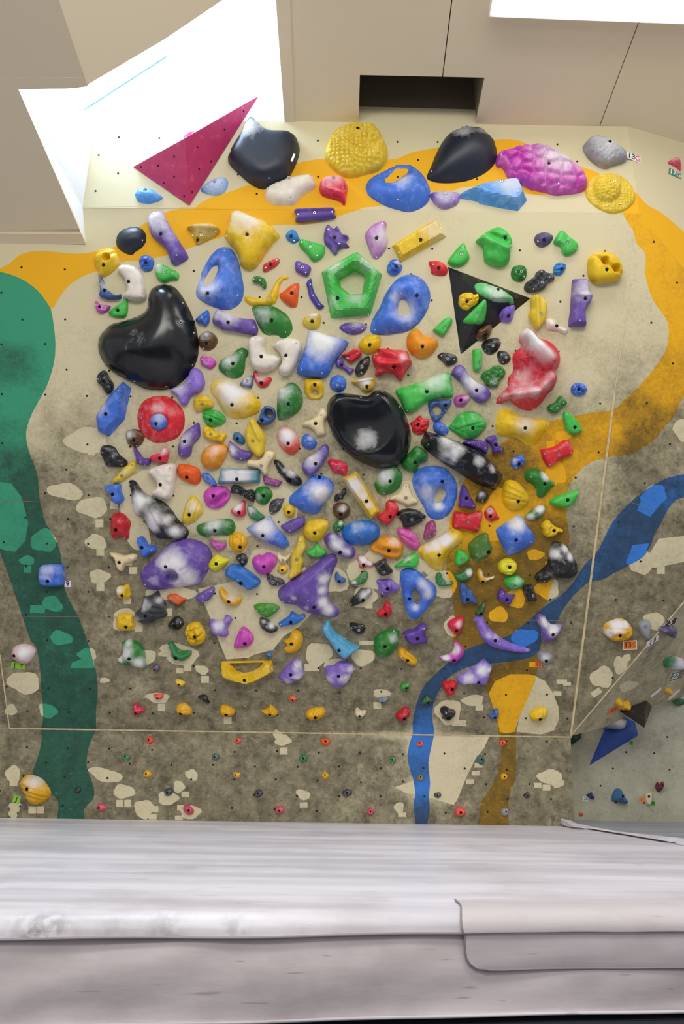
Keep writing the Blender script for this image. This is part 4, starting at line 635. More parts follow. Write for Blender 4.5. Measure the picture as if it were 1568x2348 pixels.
glossy red lumpy hold with a foot at its lower right, left edge of the wall|red3|d6|233,1330 250,1260 310,1232 370,1250 410,1290 442,1340 430,1410 420,1500 385,1510 330,1485 270,1508 235,1450|B308,1408 s385,1491
long black seal-like macro smeared with white chalk|black|d13 w530,1120,110,.95 w500,1210,70,.8 w640,1100,60,.5 w700,1280,120,.75 w690,1370,80,.8 w840,1300,60,.6 w910,1430,80,.8 r700,1210,830,1420,20,2|410,935 430,903 480,910 530,970 580,1030 680,1080 780,1130 860,1210 920,1300 1000,1380 1032,1430 1020,1490 960,1525 850,1510 720,1500 640,1420 570,1310 480,1240 450,1130 435,1010|s432,945 s658,1118 s998,1436
@480 900 4.48
small navy hold like an eyelet with a finger ring, beside the green tongue-shaped hold|navy|p6 o580,215,590,185,620,180,650,205,650,240,625,255,600,250 r560,210,670,210,20,1|487,300 510,260 530,190 560,145 600,135 660,160 680,210 680,260 640,310 570,337 520,320|B545,290 s518,245
mustard long bean-pod-shaped hold standing upright|yellow2|p6 r440,300,520,480,20,1.5|365,400 390,320 430,265 480,280 530,350 577,460 570,550 550,640 500,660 450,625 390,550 370,480|S454,501 s441,318
small petrol blue egg hold left of the mustard bean-pod-shaped hold|steel2|d4|235,450 260,405 310,412 355,460 365,515 340,535 290,515 250,490|B291,477
purple crescent hold with a chalky left half under the petrol blue egg hold|purple|p4 w230,600,70,.6|192,560 205,495 250,530 330,580 410,605 442,635 400,685 330,705 250,680 205,620|S300,616 s330,679 s225,604
cream bone-shaped hold overlapping the steel-blue slab|cream|p3 +2|385,720 410,690 480,695 540,670 570,610 620,597 670,620 665,660 625,720 600,780 595,835 560,845 515,790 450,765 400,755|S535,755 s612,662 s573,828
coral red oval egg hold with a large pinkish-white chalk face|coral|d7 w790,450,120,.85|693,450 705,385 760,350 830,370 890,430 928,520 915,590 860,640 800,625 740,570 705,520|B813,526
small speckled blue round hold right of the coral egg hold|blue|d4 w1040,460,40,.3|942,500 955,450 1000,425 1060,455 1105,510 1090,560 1040,588 985,575 950,545|S1034,521 s981,493
cream three-armed star hold touching the left rim of the black shield macro|cream|p4|950,320 980,298 1050,270 1100,230 1130,175 1170,160 1215,190 1225,240 1190,290 1195,380 1200,430 1150,440 1110,447 1070,390 1010,350 960,345|B1092,321 s1149,235
black banana-shaped hold with chalky middle, above the magenta-plum wedge hold|black|d5 w850,820,60,.6 w780,790,30,.4|655,710 680,685 730,710 780,770 850,810 910,850 955,910 940,950 880,962 810,935 740,860 690,790|B821,903 s686,743
purple flared foot-shaped hold with chalky top near the small red three-screw hold|purple|p5 w1060,680,110,.6|948,750 990,680 1070,630 1130,570 1175,530 1215,540 1228,600 1200,680 1150,760 1090,820 1020,858 970,820|B1093,732 s1181,567
small red three-screw hold above the top end of the chalky yellow bar|crimson|d4|1213,720 1240,682 1310,690 1380,710 1425,770 1415,830 1390,855 1330,830 1280,835 1250,790|S1325,769 s1256,733 s1372,793
plum wedge-shaped slim hold right of the steel-blue slab|plum|!p3|547,857 757,912 706,975 560,940|S638,926 s577,916 s692,942
large blue blocky hold crowned with a bright white chalk dome|blue|d11 b1150,1040,90,2 w1150,1040,115,1 w1040,980,110,.35|808,1110 830,1060 900,1000 980,920 1050,855 1120,845 1220,880 1280,940 1278,1010 1240,1070 1170,1150 1120,1240 1070,1252 980,1235 880,1180 820,1150|B1130,870 s864,1117 s1232,935
small black tadpole-shaped hold above the chalk-ringed brown ball|black|d3|1283,1080 1300,1045 1350,1030 1370,990 1390,982 1405,1005 1390,1060 1350,1090 1310,1120 1285,1115|S1346,1070 s1382,1014
chalky black rugged log-shaped hold beside the magenta round slotted hold|black|p5 n1,34|220,985 245,950 300,955 350,980 380,1000 430,992 462,1020 460,1125 420,1118 360,1080 300,1050 225,1035|S347,1056 s266,1036 s407,1106
round dark green heart-shaped hold below the plum wedge hold|green|d5 w500,1070,50,.35|462,1050 470,1000 510,968 570,965 620,990 650,1050 620,1110 580,1150 530,1155 480,1120|B560,1060 s611,1026
charcoal leaf-shaped hold with a stalk tip|charcoal|d4 r640,1200,740,1100,8,-.8|610,1180 630,1120 690,1090 740,1092 773,1083 755,1130 730,1200 680,1240 635,1253 612,1220|S681,1191 s721,1140 s640,1230
small yellow round-cornered hold at the left foot of the chalk-domed blue block|yellow|d5|757,1220 765,1165 820,1148 870,1175 885,1220 865,1270 820,1287 775,1265|B818,1229
small crimson wedge hold with white chalk edge, beside the narrow green crescent|crimson|p4 w290,1170,60,.9|215,1215 250,1180 300,1135 340,1110 370,1125 372,1190 378,1240 350,1275 300,1280 250,1260|B309,1231
narrow dark green chalky crescent hold, right of the small crimson wedge|green2|p3 w430,1200,50,.5|385,1190 400,1157 450,1175 510,1225 570,1275 540,1305 480,1317 420,1290 395,1245|S459,1253
large blue rounded-kite hold with chalk over its top half, centre of the wall|blue|d9 w560,1390,150,.75|378,1410 400,1380 500,1320 600,1275 640,1290 700,1390 780,1480 820,1550 810,1585 740,1610 680,1580 560,1540 480,1490|B555,1465 s605,1307
purple slim wedge hold between the blue kite and a yellow rounded hold|purple|p4|730,1375 780,1340 860,1300 960,1272 982,1310 975,1360 900,1420 840,1447 790,1430|S852,1364 s826,1418 s941,1327
rounded golden yellow hold right of the purple slim wedge|yellow|d7 n.3,50|962,1400 990,1345 1040,1310 1130,1302 1210,1315 1228,1365 1200,1440 1150,1510 1090,1535 1010,1510 970,1460|B1085,1438
brown glossy ball hold with a chalk ring, left of the chalky yellow bar's foot|brown|d5 b1370,1185,34,-1.5 w1365,1190,50,.5|1262,1200 1280,1150 1340,1130 1410,1140 1447,1190 1440,1250 1400,1290 1340,1303 1285,1270|B1349,1252
small deep green chalk-splashed hold at the blue oval hold's upper left|green|d4 w1350,1340,30,.5|1265,1395 1285,1345 1330,1310 1370,1312 1385,1350 1370,1395 1330,1435 1285,1430|S1325,1397
@780 900 4.48
large bright blue smooth oval hold above the orange jug|blue3|d8 w170,1370,80,.3|10,1440 30,1385 90,1345 180,1315 290,1312 370,1350 410,1410 400,1480 360,1530 290,1565 180,1575 90,1560 35,1510|S188,1450
long chalky yellow square-edged bar hold leaning left, centre of the wall|yellow|!p6 f w150,960,100,.8 w230,1060,60,.7 w290,1150,50,.6|20,883 170,808 240,910 330,1060 418,1225 310,1310 200,1150 90,1000|B267,1113 s318,1295
green leaf hold, chalky on its left, hanging from the rim of the black shield macro|green|d7 w450,850,110,.7|350,950 370,880 410,790 450,760 500,745 515,712 550,712 600,780 642,850 630,940 580,1010 500,1050 410,1050 375,1010|B507,910 s580,780 s450,1030
dark green rounded hold with a lower right bite, right of the shield macro's foot|green|d7|627,720 650,680 710,620 770,552 840,565 895,620 900,700 850,710 810,750 800,800 760,827 680,800 640,770|B766,722
cream four-pointed star hold left of the big blue ring-hole macro|cream|p3|498,1090 520,1060 590,1030 625,960 650,932 705,932 720,980 750,1060 800,1100 795,1140 720,1160 690,1175 640,1145 580,1120 510,1115|S672,1083 s672,964 s560,1089 s757,1134
small red crescent hold left of the black spearhead hold|red|p5|380,1275 420,1240 465,1200 470,1130 505,1108 560,1130 600,1180 590,1240 550,1300 510,1350 450,1345 400,1310|B509,1273 s503,1141
black spearhead-shaped flat hold below the cream four-pointed star|black|p4 |578,1250 620,1210 700,1188 790,1205 840,1235 886,1275 850,1320 780,1365 700,1388 645,1380 630,1330 600,1285|S731,1301 s603,1270 s846,1302
large blue egg-shaped macro with an oval hole in its lower right|blue|d12 w900,1030,110,.5 w1010,1160,60,.8 o972,1090,990,1020,1030,985,1070,1000,1085,1050,1060,1110,1010,1137,978,1120|742,900 770,820 850,765 960,752 1080,775 1170,860 1210,960 1205,1080 1160,1200 1080,1290 980,1312 900,1270 860,1180 800,1080 755,980|B1040,913 s791,880
small scarlet crumpled hold right of the black shield macro|red|d4 v60|715,315 760,285 800,245 825,235 850,265 910,275 915,320 890,385 850,425 800,435 745,410 735,350|B796,334 s833,290
small blue rounded-square hold between the scarlet crumpled hold and green cabbage-like hold|blue|d4|953,350 970,300 1020,294 1070,320 1112,375 1110,415 1060,443 1010,430 965,395|S1039,371 s1072,422
green cabbage-like veined round hold|lgreen3|d7 r1190,380,1490,300,10,-.7 r1250,200,1300,450,10,-.7 r1300,350,1500,370,10,-.7 r1130,350,1280,420,10,-.7|1112,360 1150,310 1200,240 1280,200 1360,190 1440,225 1498,290 1505,350 1470,400 1400,460 1340,485 1260,470 1190,420|B1351,368 s1154,327
long black angular coffin-shaped macro slanting down to the right, chalky along its top|black|!p12 f w1080,500,90,.7 w1180,590,90,.75 w1060,650,70,.5 w1400,700,60,.6 w1140,700,50,.5 w1540,770,50,.5|880,393 1020,430 1240,510 1400,580 1500,650 1560,710 1683,855 1600,1010 1400,940 1180,800 1020,700 880,590 825,520|s917,470 s898,532
purple slim leaf hold tucked along the upper edge of the black coffin-shaped macro|purple3|p4|1260,520 1290,495 1360,485 1440,487 1500,510 1520,560 1495,635 1440,600 1350,560|S1411,530 s1312,520 s1481,574
narrow purple triangular hold right of the egg-shaped blue macro|purple3|p5|1212,1170 1225,1080 1240,980 1265,950 1300,980 1340,1070 1390,1160 1380,1195 1300,1190 1225,1180|B1290,1084 s1360,1160
small black-and-white chalky crown-shaped hold right of the narrow purple triangle|black|p3 w1440,1040,40,.5|1387,1110 1410,1060 1440,1010 1480,1012 1500,1040 1530,1055 1515,1090 1480,1125 1430,1120|S1450,1075 s1457,1110
flat red plate hold with concave sides and four screws, below the narrow purple triangle|red|p4|1150,1370 1155,1280 1175,1222 1240,1230 1330,1240 1400,1220 1455,1212 1462,1280 1440,1350 1415,1430 1350,1422 1260,1405 1180,1400|S1308,1326 s1193,1265 s1433,1251 s1182,1366 s1405,1394
small red-pink chalk-mottled hold right of the flat red plate hold|red|d4 w1530,1210,40,.5|1480,1250 1495,1200 1545,1160 1590,1200 1620,1260 1645,1300 1600,1310 1550,1330 1500,1300|B1535,1270 s1530,1209
pink oval hold with a long crease, left of the plum drop-shaped hold|pink|d5 r610,1450,760,1540,10,-1|583,1440 590,1400 630,1390 710,1405 780,1460 818,1530 815,1580 780,1620 700,1590 640,1530|S720,1510 s625,1436
plum drop-shaped hold with glossy bumps under the egg-shaped blue macro|plum2|d4 n.7,40|852,1490 870,1400 885,1350 935,1315 975,1330 990,1420 970,1480 920,1500 880,1522|S912,1468 s944,1352 s965,1440
@1050 900 4.48
big yellow flared hold lying across the boundary of the yellow patch|yellow|d9 w680,330,120,.5|393,330 405,240 440,175 480,162 550,180 650,235 760,258 880,268 950,290 955,330 900,400 850,460 800,525 750,550 690,530 640,485 560,460 470,455 410,420|B671,369 s447,315 s910,333 s757,528
small purple hourglass hold right of the black coffin-shaped macro's upper edge|purple3|p4|280,490 310,455 385,437 395,490 420,540 472,572 450,605 380,628 350,625 345,560 320,525|B380,540 s436,586
small light green pointed hold above the red four-screw plate on the yellow band|lgreen|p4|1077,230 1095,190 1130,205 1200,260 1250,330 1278,385 1230,425 1170,432 1120,400 1090,320|B1187,360 s1114,238 s1248,383
flat red four-screw plate hold tilted upward, on the yellow band at right|red|!p4|845,585 960,565 1030,535 1090,482 1145,490 1185,590 1180,635 1060,690 935,780 870,690|S1023,638 s882,629 s1111,525 s1152,619 s933,740
small knobbly blue hold on the smudged yellow area|blue|d4 v50 w580,700,35,.4|540,720 560,685 610,645 670,638 690,680 688,720 640,770 590,790 555,765|B624,735 s596,771
green T-shaped smooth hold with a white chalk edge, on the yellow band|green|d6 w900,850,70,.8|686,860 700,810 760,782 830,785 900,830 960,900 1002,925 1000,955 960,985 910,1050 860,1083 820,1070 800,1000 760,935 710,920|B875,937 s739,866 s985,940
round yellow swirled hold blending into the yellow painted area|yellow|d7 r480,1000,620,1060,12,1 r500,940,650,1020,12,1 r470,1080,700,1130,12,-1|455,1060 470,960 510,905 580,903 640,940 700,1010 735,1080 725,1130 680,1175 610,1208 540,1200 480,1150|B605,1116
bright green wing-shaped hold at the yellow patch's right edge|lgreen|p5|945,1115 990,1080 1060,1050 1130,1030 1200,1010 1238,995 1225,1060 1200,1110 1150,1170 1110,1185 1040,1175 960,1150|B1110,1102
small chalk-covered green capsule hold beside a large blue rhomb-like hold|green2|d4 w840,1190,70,.8 w740,1280,50,.6|693,1290 710,1245 760,1210 820,1165 870,1157 900,1190 890,1240 850,1280 780,1315 730,1312|S801,1247
small yellow pronged hold at the lower right corner of the yellow patch|yellow|p5 n1,36|855,1375 880,1330 930,1307 970,1350 1010,1380 1070,1405 1065,1440 1020,1440 990,1475 920,1488 880,1460 870,1410|B971,1415
blue rounded-rhomb hold with pale chalk at its top, on the yellow patch|blue|d8 w600,1340,110,.75|387,1415 430,1380 540,1310 620,1262 660,1265 710,1350 770,1430 805,1510 790,1550 720,1600 620,1650 520,1680 470,1600 420,1500|B581,1508 s742,1534
@220 1200 4.48
royal blue bow-shaped hold above the cream antler-shaped hold at the left|blue|p5|415,170 430,145 480,135 515,180 550,225 620,232 620,290 570,305 515,347 470,330 440,240|B485,244 s585,272
cream antler-shaped three-pronged hold at the left|cream|p4|137,320 150,302 220,308 290,330 370,312 420,325 415,370 350,405 300,430 275,490 230,480 205,430 185,360|B250,398 s357,360 s165,338
large purple rugby-ball-shaped macro with a crack and a chalk-ringed hollow|purple|d13 b785,530,80,-8 w790,380,150,.75 w960,560,110,.85 w880,440,100,.6 w680,390,70,.4 w850,620,70,.6 w620,590,70,.3 r450,575,640,520,9,-1.5 r880,470,1000,400,9,-1.5|445,525 480,460 560,390 650,300 740,215 840,170 960,160 1060,190 1140,240 1178,310 1180,380 1150,480 1110,560 1050,630 940,655 800,670 680,690 560,692 500,660 455,590|B738,433 s507,628
small magenta three-screw hold above the lemon yellow swirl hold|magenta|p3|1175,180 1195,170 1240,195 1335,208 1325,245 1290,275 1240,285 1215,245 1190,225|S1259,240 s1207,235 s1298,243
golden ribbed pineapple-like hold with vertical ridges|dyellow|d6 r1400,110,1400,290,10,-1 r1500,110,1510,280,10,-1 b1450,160,35,-1.5|1357,190 1375,130 1430,95 1490,95 1530,140 1558,200 1530,260 1480,300 1420,300 1375,250|B1485,243
lemon yellow swirled pear-shaped hold at the right end of the purple rugby-ball-shaped macro|lemon|d5 r1200,440,1300,360,8,-.7 r1180,400,1250,340,8,-.7|1148,440 1165,390 1200,345 1245,317 1290,345 1365,375 1350,415 1300,455 1240,490 1180,480|B1241,411
small black two-screw hold right of the lemon yellow swirl hold|black|d4|1437,360 1455,325 1510,308 1545,335 1560,390 1530,430 1500,437 1465,400|S1509,390 s1475,354
blue thick wedge hold with a pale green dot, right of the rugby-ball-shaped macro|blue3|p7|1322,500 1360,440 1410,418 1480,430 1560,480 1640,540 1690,600 1660,650 1570,690 1500,640 1410,590 1340,545|B1497,606 s1471,569 s1330,527
small yellow pointed hold, chalky on its left, near the left edge under the antler hold|yellow|d5 w245,680,50,.6 r320,650,300,760,14,1.5|198,700 220,650 280,640 325,628 345,655 350,710 360,730 340,775 280,780 225,760|B281,736
grey-black rugged corrugated hold like a folded shell|charcoal|d8 r600,820,700,850,9,1.5 r560,870,700,900,9,1.5 r500,760,480,900,12,2 r620,940,720,960,12,1 w520,830,70,.5 w660,780,40,.6 w430,980,40,.4|388,980 400,920 450,880 480,810 480,760 560,740 630,698 660,750 700,800 718,860 715,900 728,940 700,970 640,990 600,1000 570,1030 500,1040 420,1020|B525,939
small flat orange hold under the purple rugby-ball-shaped macro|orange|p3|727,745 800,722 840,735 880,760 930,778 900,800 850,840 790,815 745,780|S829,778 s771,765
purple half-moon hold left of the golden crescent hold|purple|p4|1020,755 1070,715 1130,680 1205,645 1220,690 1200,740 1160,790 1100,812 1050,795|S1108,741 s1190,690 s1104,792
golden yellow crescent hold with a chalky inner edge|dyellow|d5 w1400,750,60,.5|1260,715 1270,660 1290,650 1340,705 1400,745 1490,740 1504,770 1480,830 1410,858 1340,835 1285,780|B1368,799 s1301,735
small yellow cup-like hold on a clean round paint patch, left below the corrugated hold|yellow|d5 b295,985,30,-2 r370,950,380,1040,14,1.5|203,1010 215,950 260,928 320,925 378,945 385,1010 405,1045 380,1085 310,1105 240,1100 205,1065|B316,1060
small black glossy lump right below the corrugated grey-black hold|black|d4 n.6,40|735,1060 765,1000 810,962 860,965 900,1010 890,1060 850,1095 790,1097|B808,1051 s873,1015
round golden pumpkin-like lumpy hold, left of the koala-like lilac hold|yellow|d7 v70|905,1130 930,1060 990,1022 1050,1020 1090,1065 1122,1130 1115,1200 1070,1245 990,1260 940,1220 925,1170|B1025,1156
lilac chalky four-lobed hold left of the small pink half-round one|lilac2|d6 w1270,1050,80,.6 b1355,985,45,2 b1330,1140,35,1.5|1160,1000 1200,988 1260,1000 1310,985 1320,950 1360,945 1400,990 1380,1035 1350,1090 1362,1140 1330,1172 1260,1165 1190,1150 1165,1090|H1286,1102
green and white chalk-splashed shell-shaped hold at the lower left|green|d7 w320,1320,80,.95 w440,1430,80,.95 w250,1400,50,.8 w340,1220,40,.7|213,1410 255,1360 270,1290 250,1240 300,1200 370,1200 440,1230 490,1310 508,1400 510,1495 450,1495 350,1470 250,1450|B360,1374
green kidney-shaped curved hold on a clean star-shaped paint patch|green2|d6|728,1245 760,1217 800,1240 840,1290 900,1310 975,1310 975,1360 930,1400 890,1422 820,1405 770,1375 765,1310|B826,1377 s752,1258
tiny dusky purple ball hold right of the green and white shell-shaped hold|dpurple|d3|580,1480 600,1455 640,1455 658,1490 640,1520 600,1522|B607,1500
@530 1200 4.48
magenta heart-shaped smooth hold left of a pale bone crescent|magenta|d7|210,400 230,350 280,325 320,330 360,303 420,310 465,350 468,410 430,470 390,520 320,535 260,500 225,450|B343,437
small cream crescent hold right of the magenta heart-shaped hold|cream|p3 r490,320,600,320,14,-.8|472,320 485,293 520,330 560,340 605,310 600,350 560,395 510,400 480,365|S531,377
tiny yellow ball hold with a bolt under the small cream crescent|yellow|d3|478,455 500,428 545,430 585,465 570,510 520,523 485,500|B525,480
long mustard wavy strip hold standing above the tip of the purple horned macro|yellow2|p4 r700,150,660,540,20,1|583,540 605,480 610,380 630,290 670,210 690,140 730,122 760,160 775,240 745,300 730,340 748,390 730,450 720,510 650,560 605,580|S677,367 s711,178
bright green small fan-shaped hold above the purple horned macro|lgreen|p3|765,295 830,255 880,205 920,250 985,290 950,335 880,357 800,335|S876,309
purple kidney-shaped chalky hold left below the large bright blue oval|purple|d7 w1080,220,90,.75 w1180,290,60,.6 w1050,130,40,.4|950,180 965,130 1020,97 1090,105 1140,150 1200,210 1270,265 1275,320 1240,365 1170,360 1080,320 1000,260|B1118,296
small red and white chalk-coated spiky hold|red|d4 w1350,370,60,.9 w1420,410,40,.8|1287,370 1300,330 1350,335 1400,365 1440,395 1470,405 1455,450 1390,450 1350,468 1310,445 1310,400|B1358,428
small dark green crescent hold under the red and white spiky one|green|p3 w1260,605,30,.5|1215,600 1290,565 1335,510 1370,487 1405,510 1400,570 1360,620 1280,637 1225,625|S1320,592 s1370,553
small charcoal flake-like hold at the left tip of the purple horned macro|charcoal|p3 n1,30|360,530 400,525 450,550 520,570 552,615 500,635 420,640 380,600|S430,600 s478,620
large purple three-horned macro with a broad white chalk streak|purple|d13 w960,560,70,.9 w935,680,55,.95 w945,800,65,.9 w990,900,80,.75 w770,860,40,.5 w650,750,35,.6 r1050,350,530,760,60,3|477,740 485,690 540,640 640,570 740,500 860,420 950,345 1030,315 1080,345 1088,410 1050,500 1015,600 1000,700 1015,800 1060,850 1110,900 1105,950 1050,975 990,970 930,950 850,945 750,910 660,850 550,835 500,800|B853,850 s1040,364 s535,803 s795,776 s601,795
small royal blue dolphin fin hold at the right side of the horned macro's middle|blue2|p4|1062,560 1070,510 1090,502 1120,540 1180,575 1160,610 1110,618 1075,595|B1110,590
smooth black and grey chalky capsule hold on a clean patch|black|d6 w1370,740,70,.6 w1420,690,30,.5|1212,820 1240,775 1290,720 1330,675 1390,665 1445,680 1445,725 1400,780 1330,830 1250,858 1220,850|B1354,787 s1232,826
bright green lens-shaped hold below the horned macro's left foot|green3|p4|228,855 290,825 360,820 440,828 498,865 450,925 370,967 300,940|S360,897 s271,887 s446,882
small black and white chalky fan hold beneath the green lens-shaped hold|black|p4 w420,1040,40,.8 w340,1000,25,.5|288,1010 300,968 360,985 420,1020 485,1085 450,1120 400,1130 340,1100 300,1060|S372,1048
small royal blue aeroplane-shaped hold below the horned macro|blue3|p4|485,1025 530,990 580,960 620,905 650,920 690,940 750,932 765,965 720,1000 660,1040 590,1050 510,1067 490,1050|B615,1010 s508,1030
pink-magenta shell hold with fine lengthwise grooves, left lower middle|magenta|d5 r100,1080,60,1270,8,-.7 r150,1090,130,1270,8,-.7 r190,1110,200,1240,8,-.7|22,1270 40,1200 75,1120 110,1068 150,1075 200,1120 232,1180 210,1240 150,1280 60,1290|B145,1231 s104,1096 s138,1106
round golden hold like a bitten biscuit, left of the light-blue horn-shaped hold|dyellow|d6|535,1215 590,1180 620,1115 670,1102 720,1130 738,1200 720,1270 670,1325 600,1342 555,1325 543,1290 570,1255|B620,1229 s671,1174
light-blue horn-shaped hold with two pointed tips|sky|p8 r1000,1010,1060,1160,12,-1.5 r1060,1130,1220,1280,12,-1.5|930,1075 960,1030 1000,995 1030,1060 1080,1130 1160,1180 1240,1240 1325,1270 1280,1305 1210,1360 1160,1390 1110,1350 1060,1290 1000,1200 950,1140|B1107,1284 s975,1060 s1160,1185
small black potato-like hold right of the light-blue horn-shaped hold|black|d4|1212,1045 1230,1020 1290,1028 1360,1045 1380,1085 1360,1130 1310,1142 1250,1110|S1310,1090 s1240,1070 s1345,1052
tiny blue-grey ball hold above the yellow arch-shaped block|steel2|d3|355,1360 370,1325 410,1330 425,1365 400,1390 370,1390|B385,1362
@800 1180 5.2267
bright orange jug hold with a hollow underside, under the bright blue oval|orange2|d8 r330,400,560,450,40,-2.5 w540,320,70,.35|252,400 300,340 380,275 470,264 560,275 630,330 655,400 635,480 580,530 500,540 430,515 380,480 300,455 260,430|B475,427 s280,415
black bell-shaped glossy hold left of the small light green sail-shaped one|black|p6|303,600 350,560 440,528 465,590 530,675 500,710 420,735 360,720 325,660|S413,680 s405,560
small light green sail-shaped hold left of the yellow chalk-topped block|lgreen|p4 w690,510,60,.4|545,615 620,560 720,490 775,455 810,470 838,530 830,600 780,642 700,630 600,635 555,632|S712,567
big yellow flared block hold with chalky top, on the left border of the yellow patch|yellow|d10 w1150,290,100,.85 w1030,350,90,.75 w940,400,60,.5|820,420 850,395 950,340 1060,290 1180,220 1240,170 1320,170 1370,230 1390,300 1340,350 1250,420 1180,510 1140,600 1120,670 1060,685 970,630 900,550 850,480|B1069,475 s1240,208 s1350,345
large blue pear-shaped macro with a pointed oval hole, lower centre right|blue|d12 w880,830,90,.5 w940,950,80,.6 w800,1110,50,.6 o765,960,775,910,800,905,840,950,858,1000,850,1060,830,1085,790,1060,770,1010|610,740 625,680 680,648 760,648 850,690 920,760 1000,820 1050,880 1058,960 1010,1050 940,1140 880,1210 820,1262 740,1258 700,1200 670,1100 650,1000 630,880|B726,1012 s687,717
lilac flower-like lumpy hold left of the pear-shaped blue macro|lilac2|d6 v90|330,810 350,780 420,780 500,772 545,810 600,850 600,910 540,930 490,950 450,975 380,962 350,920 355,870|B460,884 s401,932
red wedge-footed hold under the lilac flower-like hold|red|d5 r440,1060,470,1200,20,1.5|330,1190 360,1150 410,1110 430,1045 465,1042 500,1080 515,1150 500,1210 450,1240 400,1225 345,1225|B435,1185
small green banana-like hold with white chalk beside the pear-shaped macro's right|green2|p3 w1180,800,40,.3|1035,760 1050,710 1085,690 1110,715 1120,760 1160,790 1250,800 1235,840 1170,860 1090,860 1050,820|S1123,811
small green chalk-filled half-moon hold at the lower edge of the yellow patch|green2|p3 w1440,690,50,.8|1260,720 1330,700 1400,650 1445,615 1480,650 1485,710 1450,770 1380,795 1300,780|S1388,729
small bright green guitar-pick-shaped hold left of the olive faceted one|lgreen|p4|1265,530 1280,460 1305,415 1370,440 1420,475 1450,520 1410,570 1350,605 1300,612 1270,580|S1359,534
deep green smooth hold with a nib at its upper right, lower middle|green|d7 w530,1480,60,.4|295,1540 310,1470 380,1420 470,1380 560,1380 610,1400 600,1460 605,1530 560,1620 490,1700 400,1730 330,1690 300,1620|B428,1560 s539,1396
purple two-horned hold like a molar tooth, lower middle|purple3|p5|650,1420 700,1390 780,1370 830,1330 880,1305 930,1330 925,1380 905,1430 945,1490 930,1535 870,1550 790,1568 720,1545 680,1500|B816,1472 s893,1352 s665,1440
small red and pink chalk-flecked ball hold, lower right of the pear-shaped macro|crimson|d5 w1310,1310,50,.6|1178,1330 1200,1280 1270,1240 1350,1218 1385,1250 1375,1320 1360,1380 1320,1435 1260,1440 1220,1390|B1283,1385
@1040 1200 5.2267
olive green faceted rock hold on the yellow patch|olive|!p7 f|170,260 270,155 385,110 420,130 445,230 475,300 450,370 400,425 270,472 200,400|B403,336 s412,167 s393,440
round lemon yellow disc hold with spiral grooves|lemon|p5 b650,520,40,-1 r580,460,720,470,10,-.8 r580,590,730,580,10,-.8|533,520 560,460 620,422 690,425 750,470 763,530 730,590 670,622 600,605 555,575|B660,520 s740,491
large black fin-shaped macro with lumpy chalky ridge, at the right edge of the yellow patch|black|d10 w1200,360,70,.8 w1330,300,60,.8 w1380,390,60,.75 n.8,80|978,660 990,620 1060,560 1130,480 1150,380 1170,290 1200,230 1280,230 1340,260 1400,330 1440,400 1490,490 1495,590 1460,640 1390,665 1290,665 1200,685 1120,720 1040,720|S1266,348 s1074,683
small pale-and-yellow chalk-covered curved hold amid the smudged yellow paint|dyellow|d4 w430,650,60,.7 w340,600,50,.5|280,620 290,560 320,540 350,580 370,640 420,655 490,630 480,670 430,680 370,720 310,700|B350,703
bright green lemon-shaped hold below the spiral-grooved lemon disc|lgreen3|d4 w760,700,60,.35|605,700 630,650 700,622 780,625 830,665 860,700 830,760 770,800 690,800 630,760|S730,758
small blue sharp triangular hold left of the tiny green thorn|blue2|p5 r130,730,120,940,14,1.2|75,760 90,715 130,712 170,770 220,810 250,870 290,940 260,965 190,945 130,970 85,930|B158,903
small purple four-pointed hold on a clean yellow patch|purple3|p4|520,860 550,800 580,780 620,815 680,850 745,855 710,900 670,980 600,955 525,905|B628,909 s582,832
small black barrel-like ribbed hold right of the purple four-pointed hold|black|p5 r870,750,880,900,10,-.8|833,800 850,750 930,730 960,770 980,850 995,920 940,935 870,920 845,860|S935,856
tiny dark green thorn-shaped hold at the top of the long lilac banana-shaped hold|green4|d4|250,1080 290,1030 330,970 385,920 385,960 370,1040 360,1095 300,1105|B325,1085
long lilac banana-shaped rail hold curving over the blue painted band|lilac|d5 w400,1330,60,.4 w500,1350,50,.3|218,1165 280,1120 340,1105 370,1150 420,1240 500,1320 600,1390 700,1440 800,1475 930,1515 940,1540 860,1560 740,1550 620,1530 500,1500 400,1440 330,1370 290,1270 270,1200|B489,1396 s542,1428
white-and-purple chalky bone-shaped hold on the blue band|purple4|d7 w1080,1180,70,.9 w1180,1260,90,.9|1000,1140 1010,1100 1060,1093 1115,1120 1125,1160 1180,1215 1240,1215 1300,1210 1315,1250 1280,1310 1230,1380 1170,1425 1110,1425 1060,1370 1055,1300 1040,1240 1010,1200|B1169,1316 s1033,1133
@220 1480
yellow arch-shaped block with a grey scooped window, the widest hold low on the wall|yellow|p7 f o1200,165,1500,165,1470,200,1400,240,1330,255,1260,235|!1118,150 1580,142 1596,240 1480,305 1410,338 1340,348 1230,322 1135,280 1125,255|B1343,292 s1135,241 s1580,195
tiny yellow bowl-shaped foothold left above the row of five yellow footholds|yellow|d3|708,320 730,298 770,315 803,335 780,370 750,372 718,350|B747,349
tiny coral half-moon foothold on a clean patch with a T-shaped tail|coral|d3|520,440 600,440 605,465 570,487 530,475|B554,473
small black wedge foothold between the leftmost two mid-row yellow footholds|black|d3|913,465 950,445 990,450 1010,490 1025,520 990,518 950,490|B975,482
small crimson three-cornered foothold at the left end of the yellow foothold row|crimson|d4|333,590 345,520 370,520 390,555 437,572 435,590 395,610 375,633 340,630|B360,606 s352,545
small yellow oval foothold with bite mark, first yellow in the lower row from the left|dyellow|d5 r760,580,840,575,10,-.7|718,560 745,530 790,523 830,545 860,590 850,625 790,630 740,622 722,600|B762,612
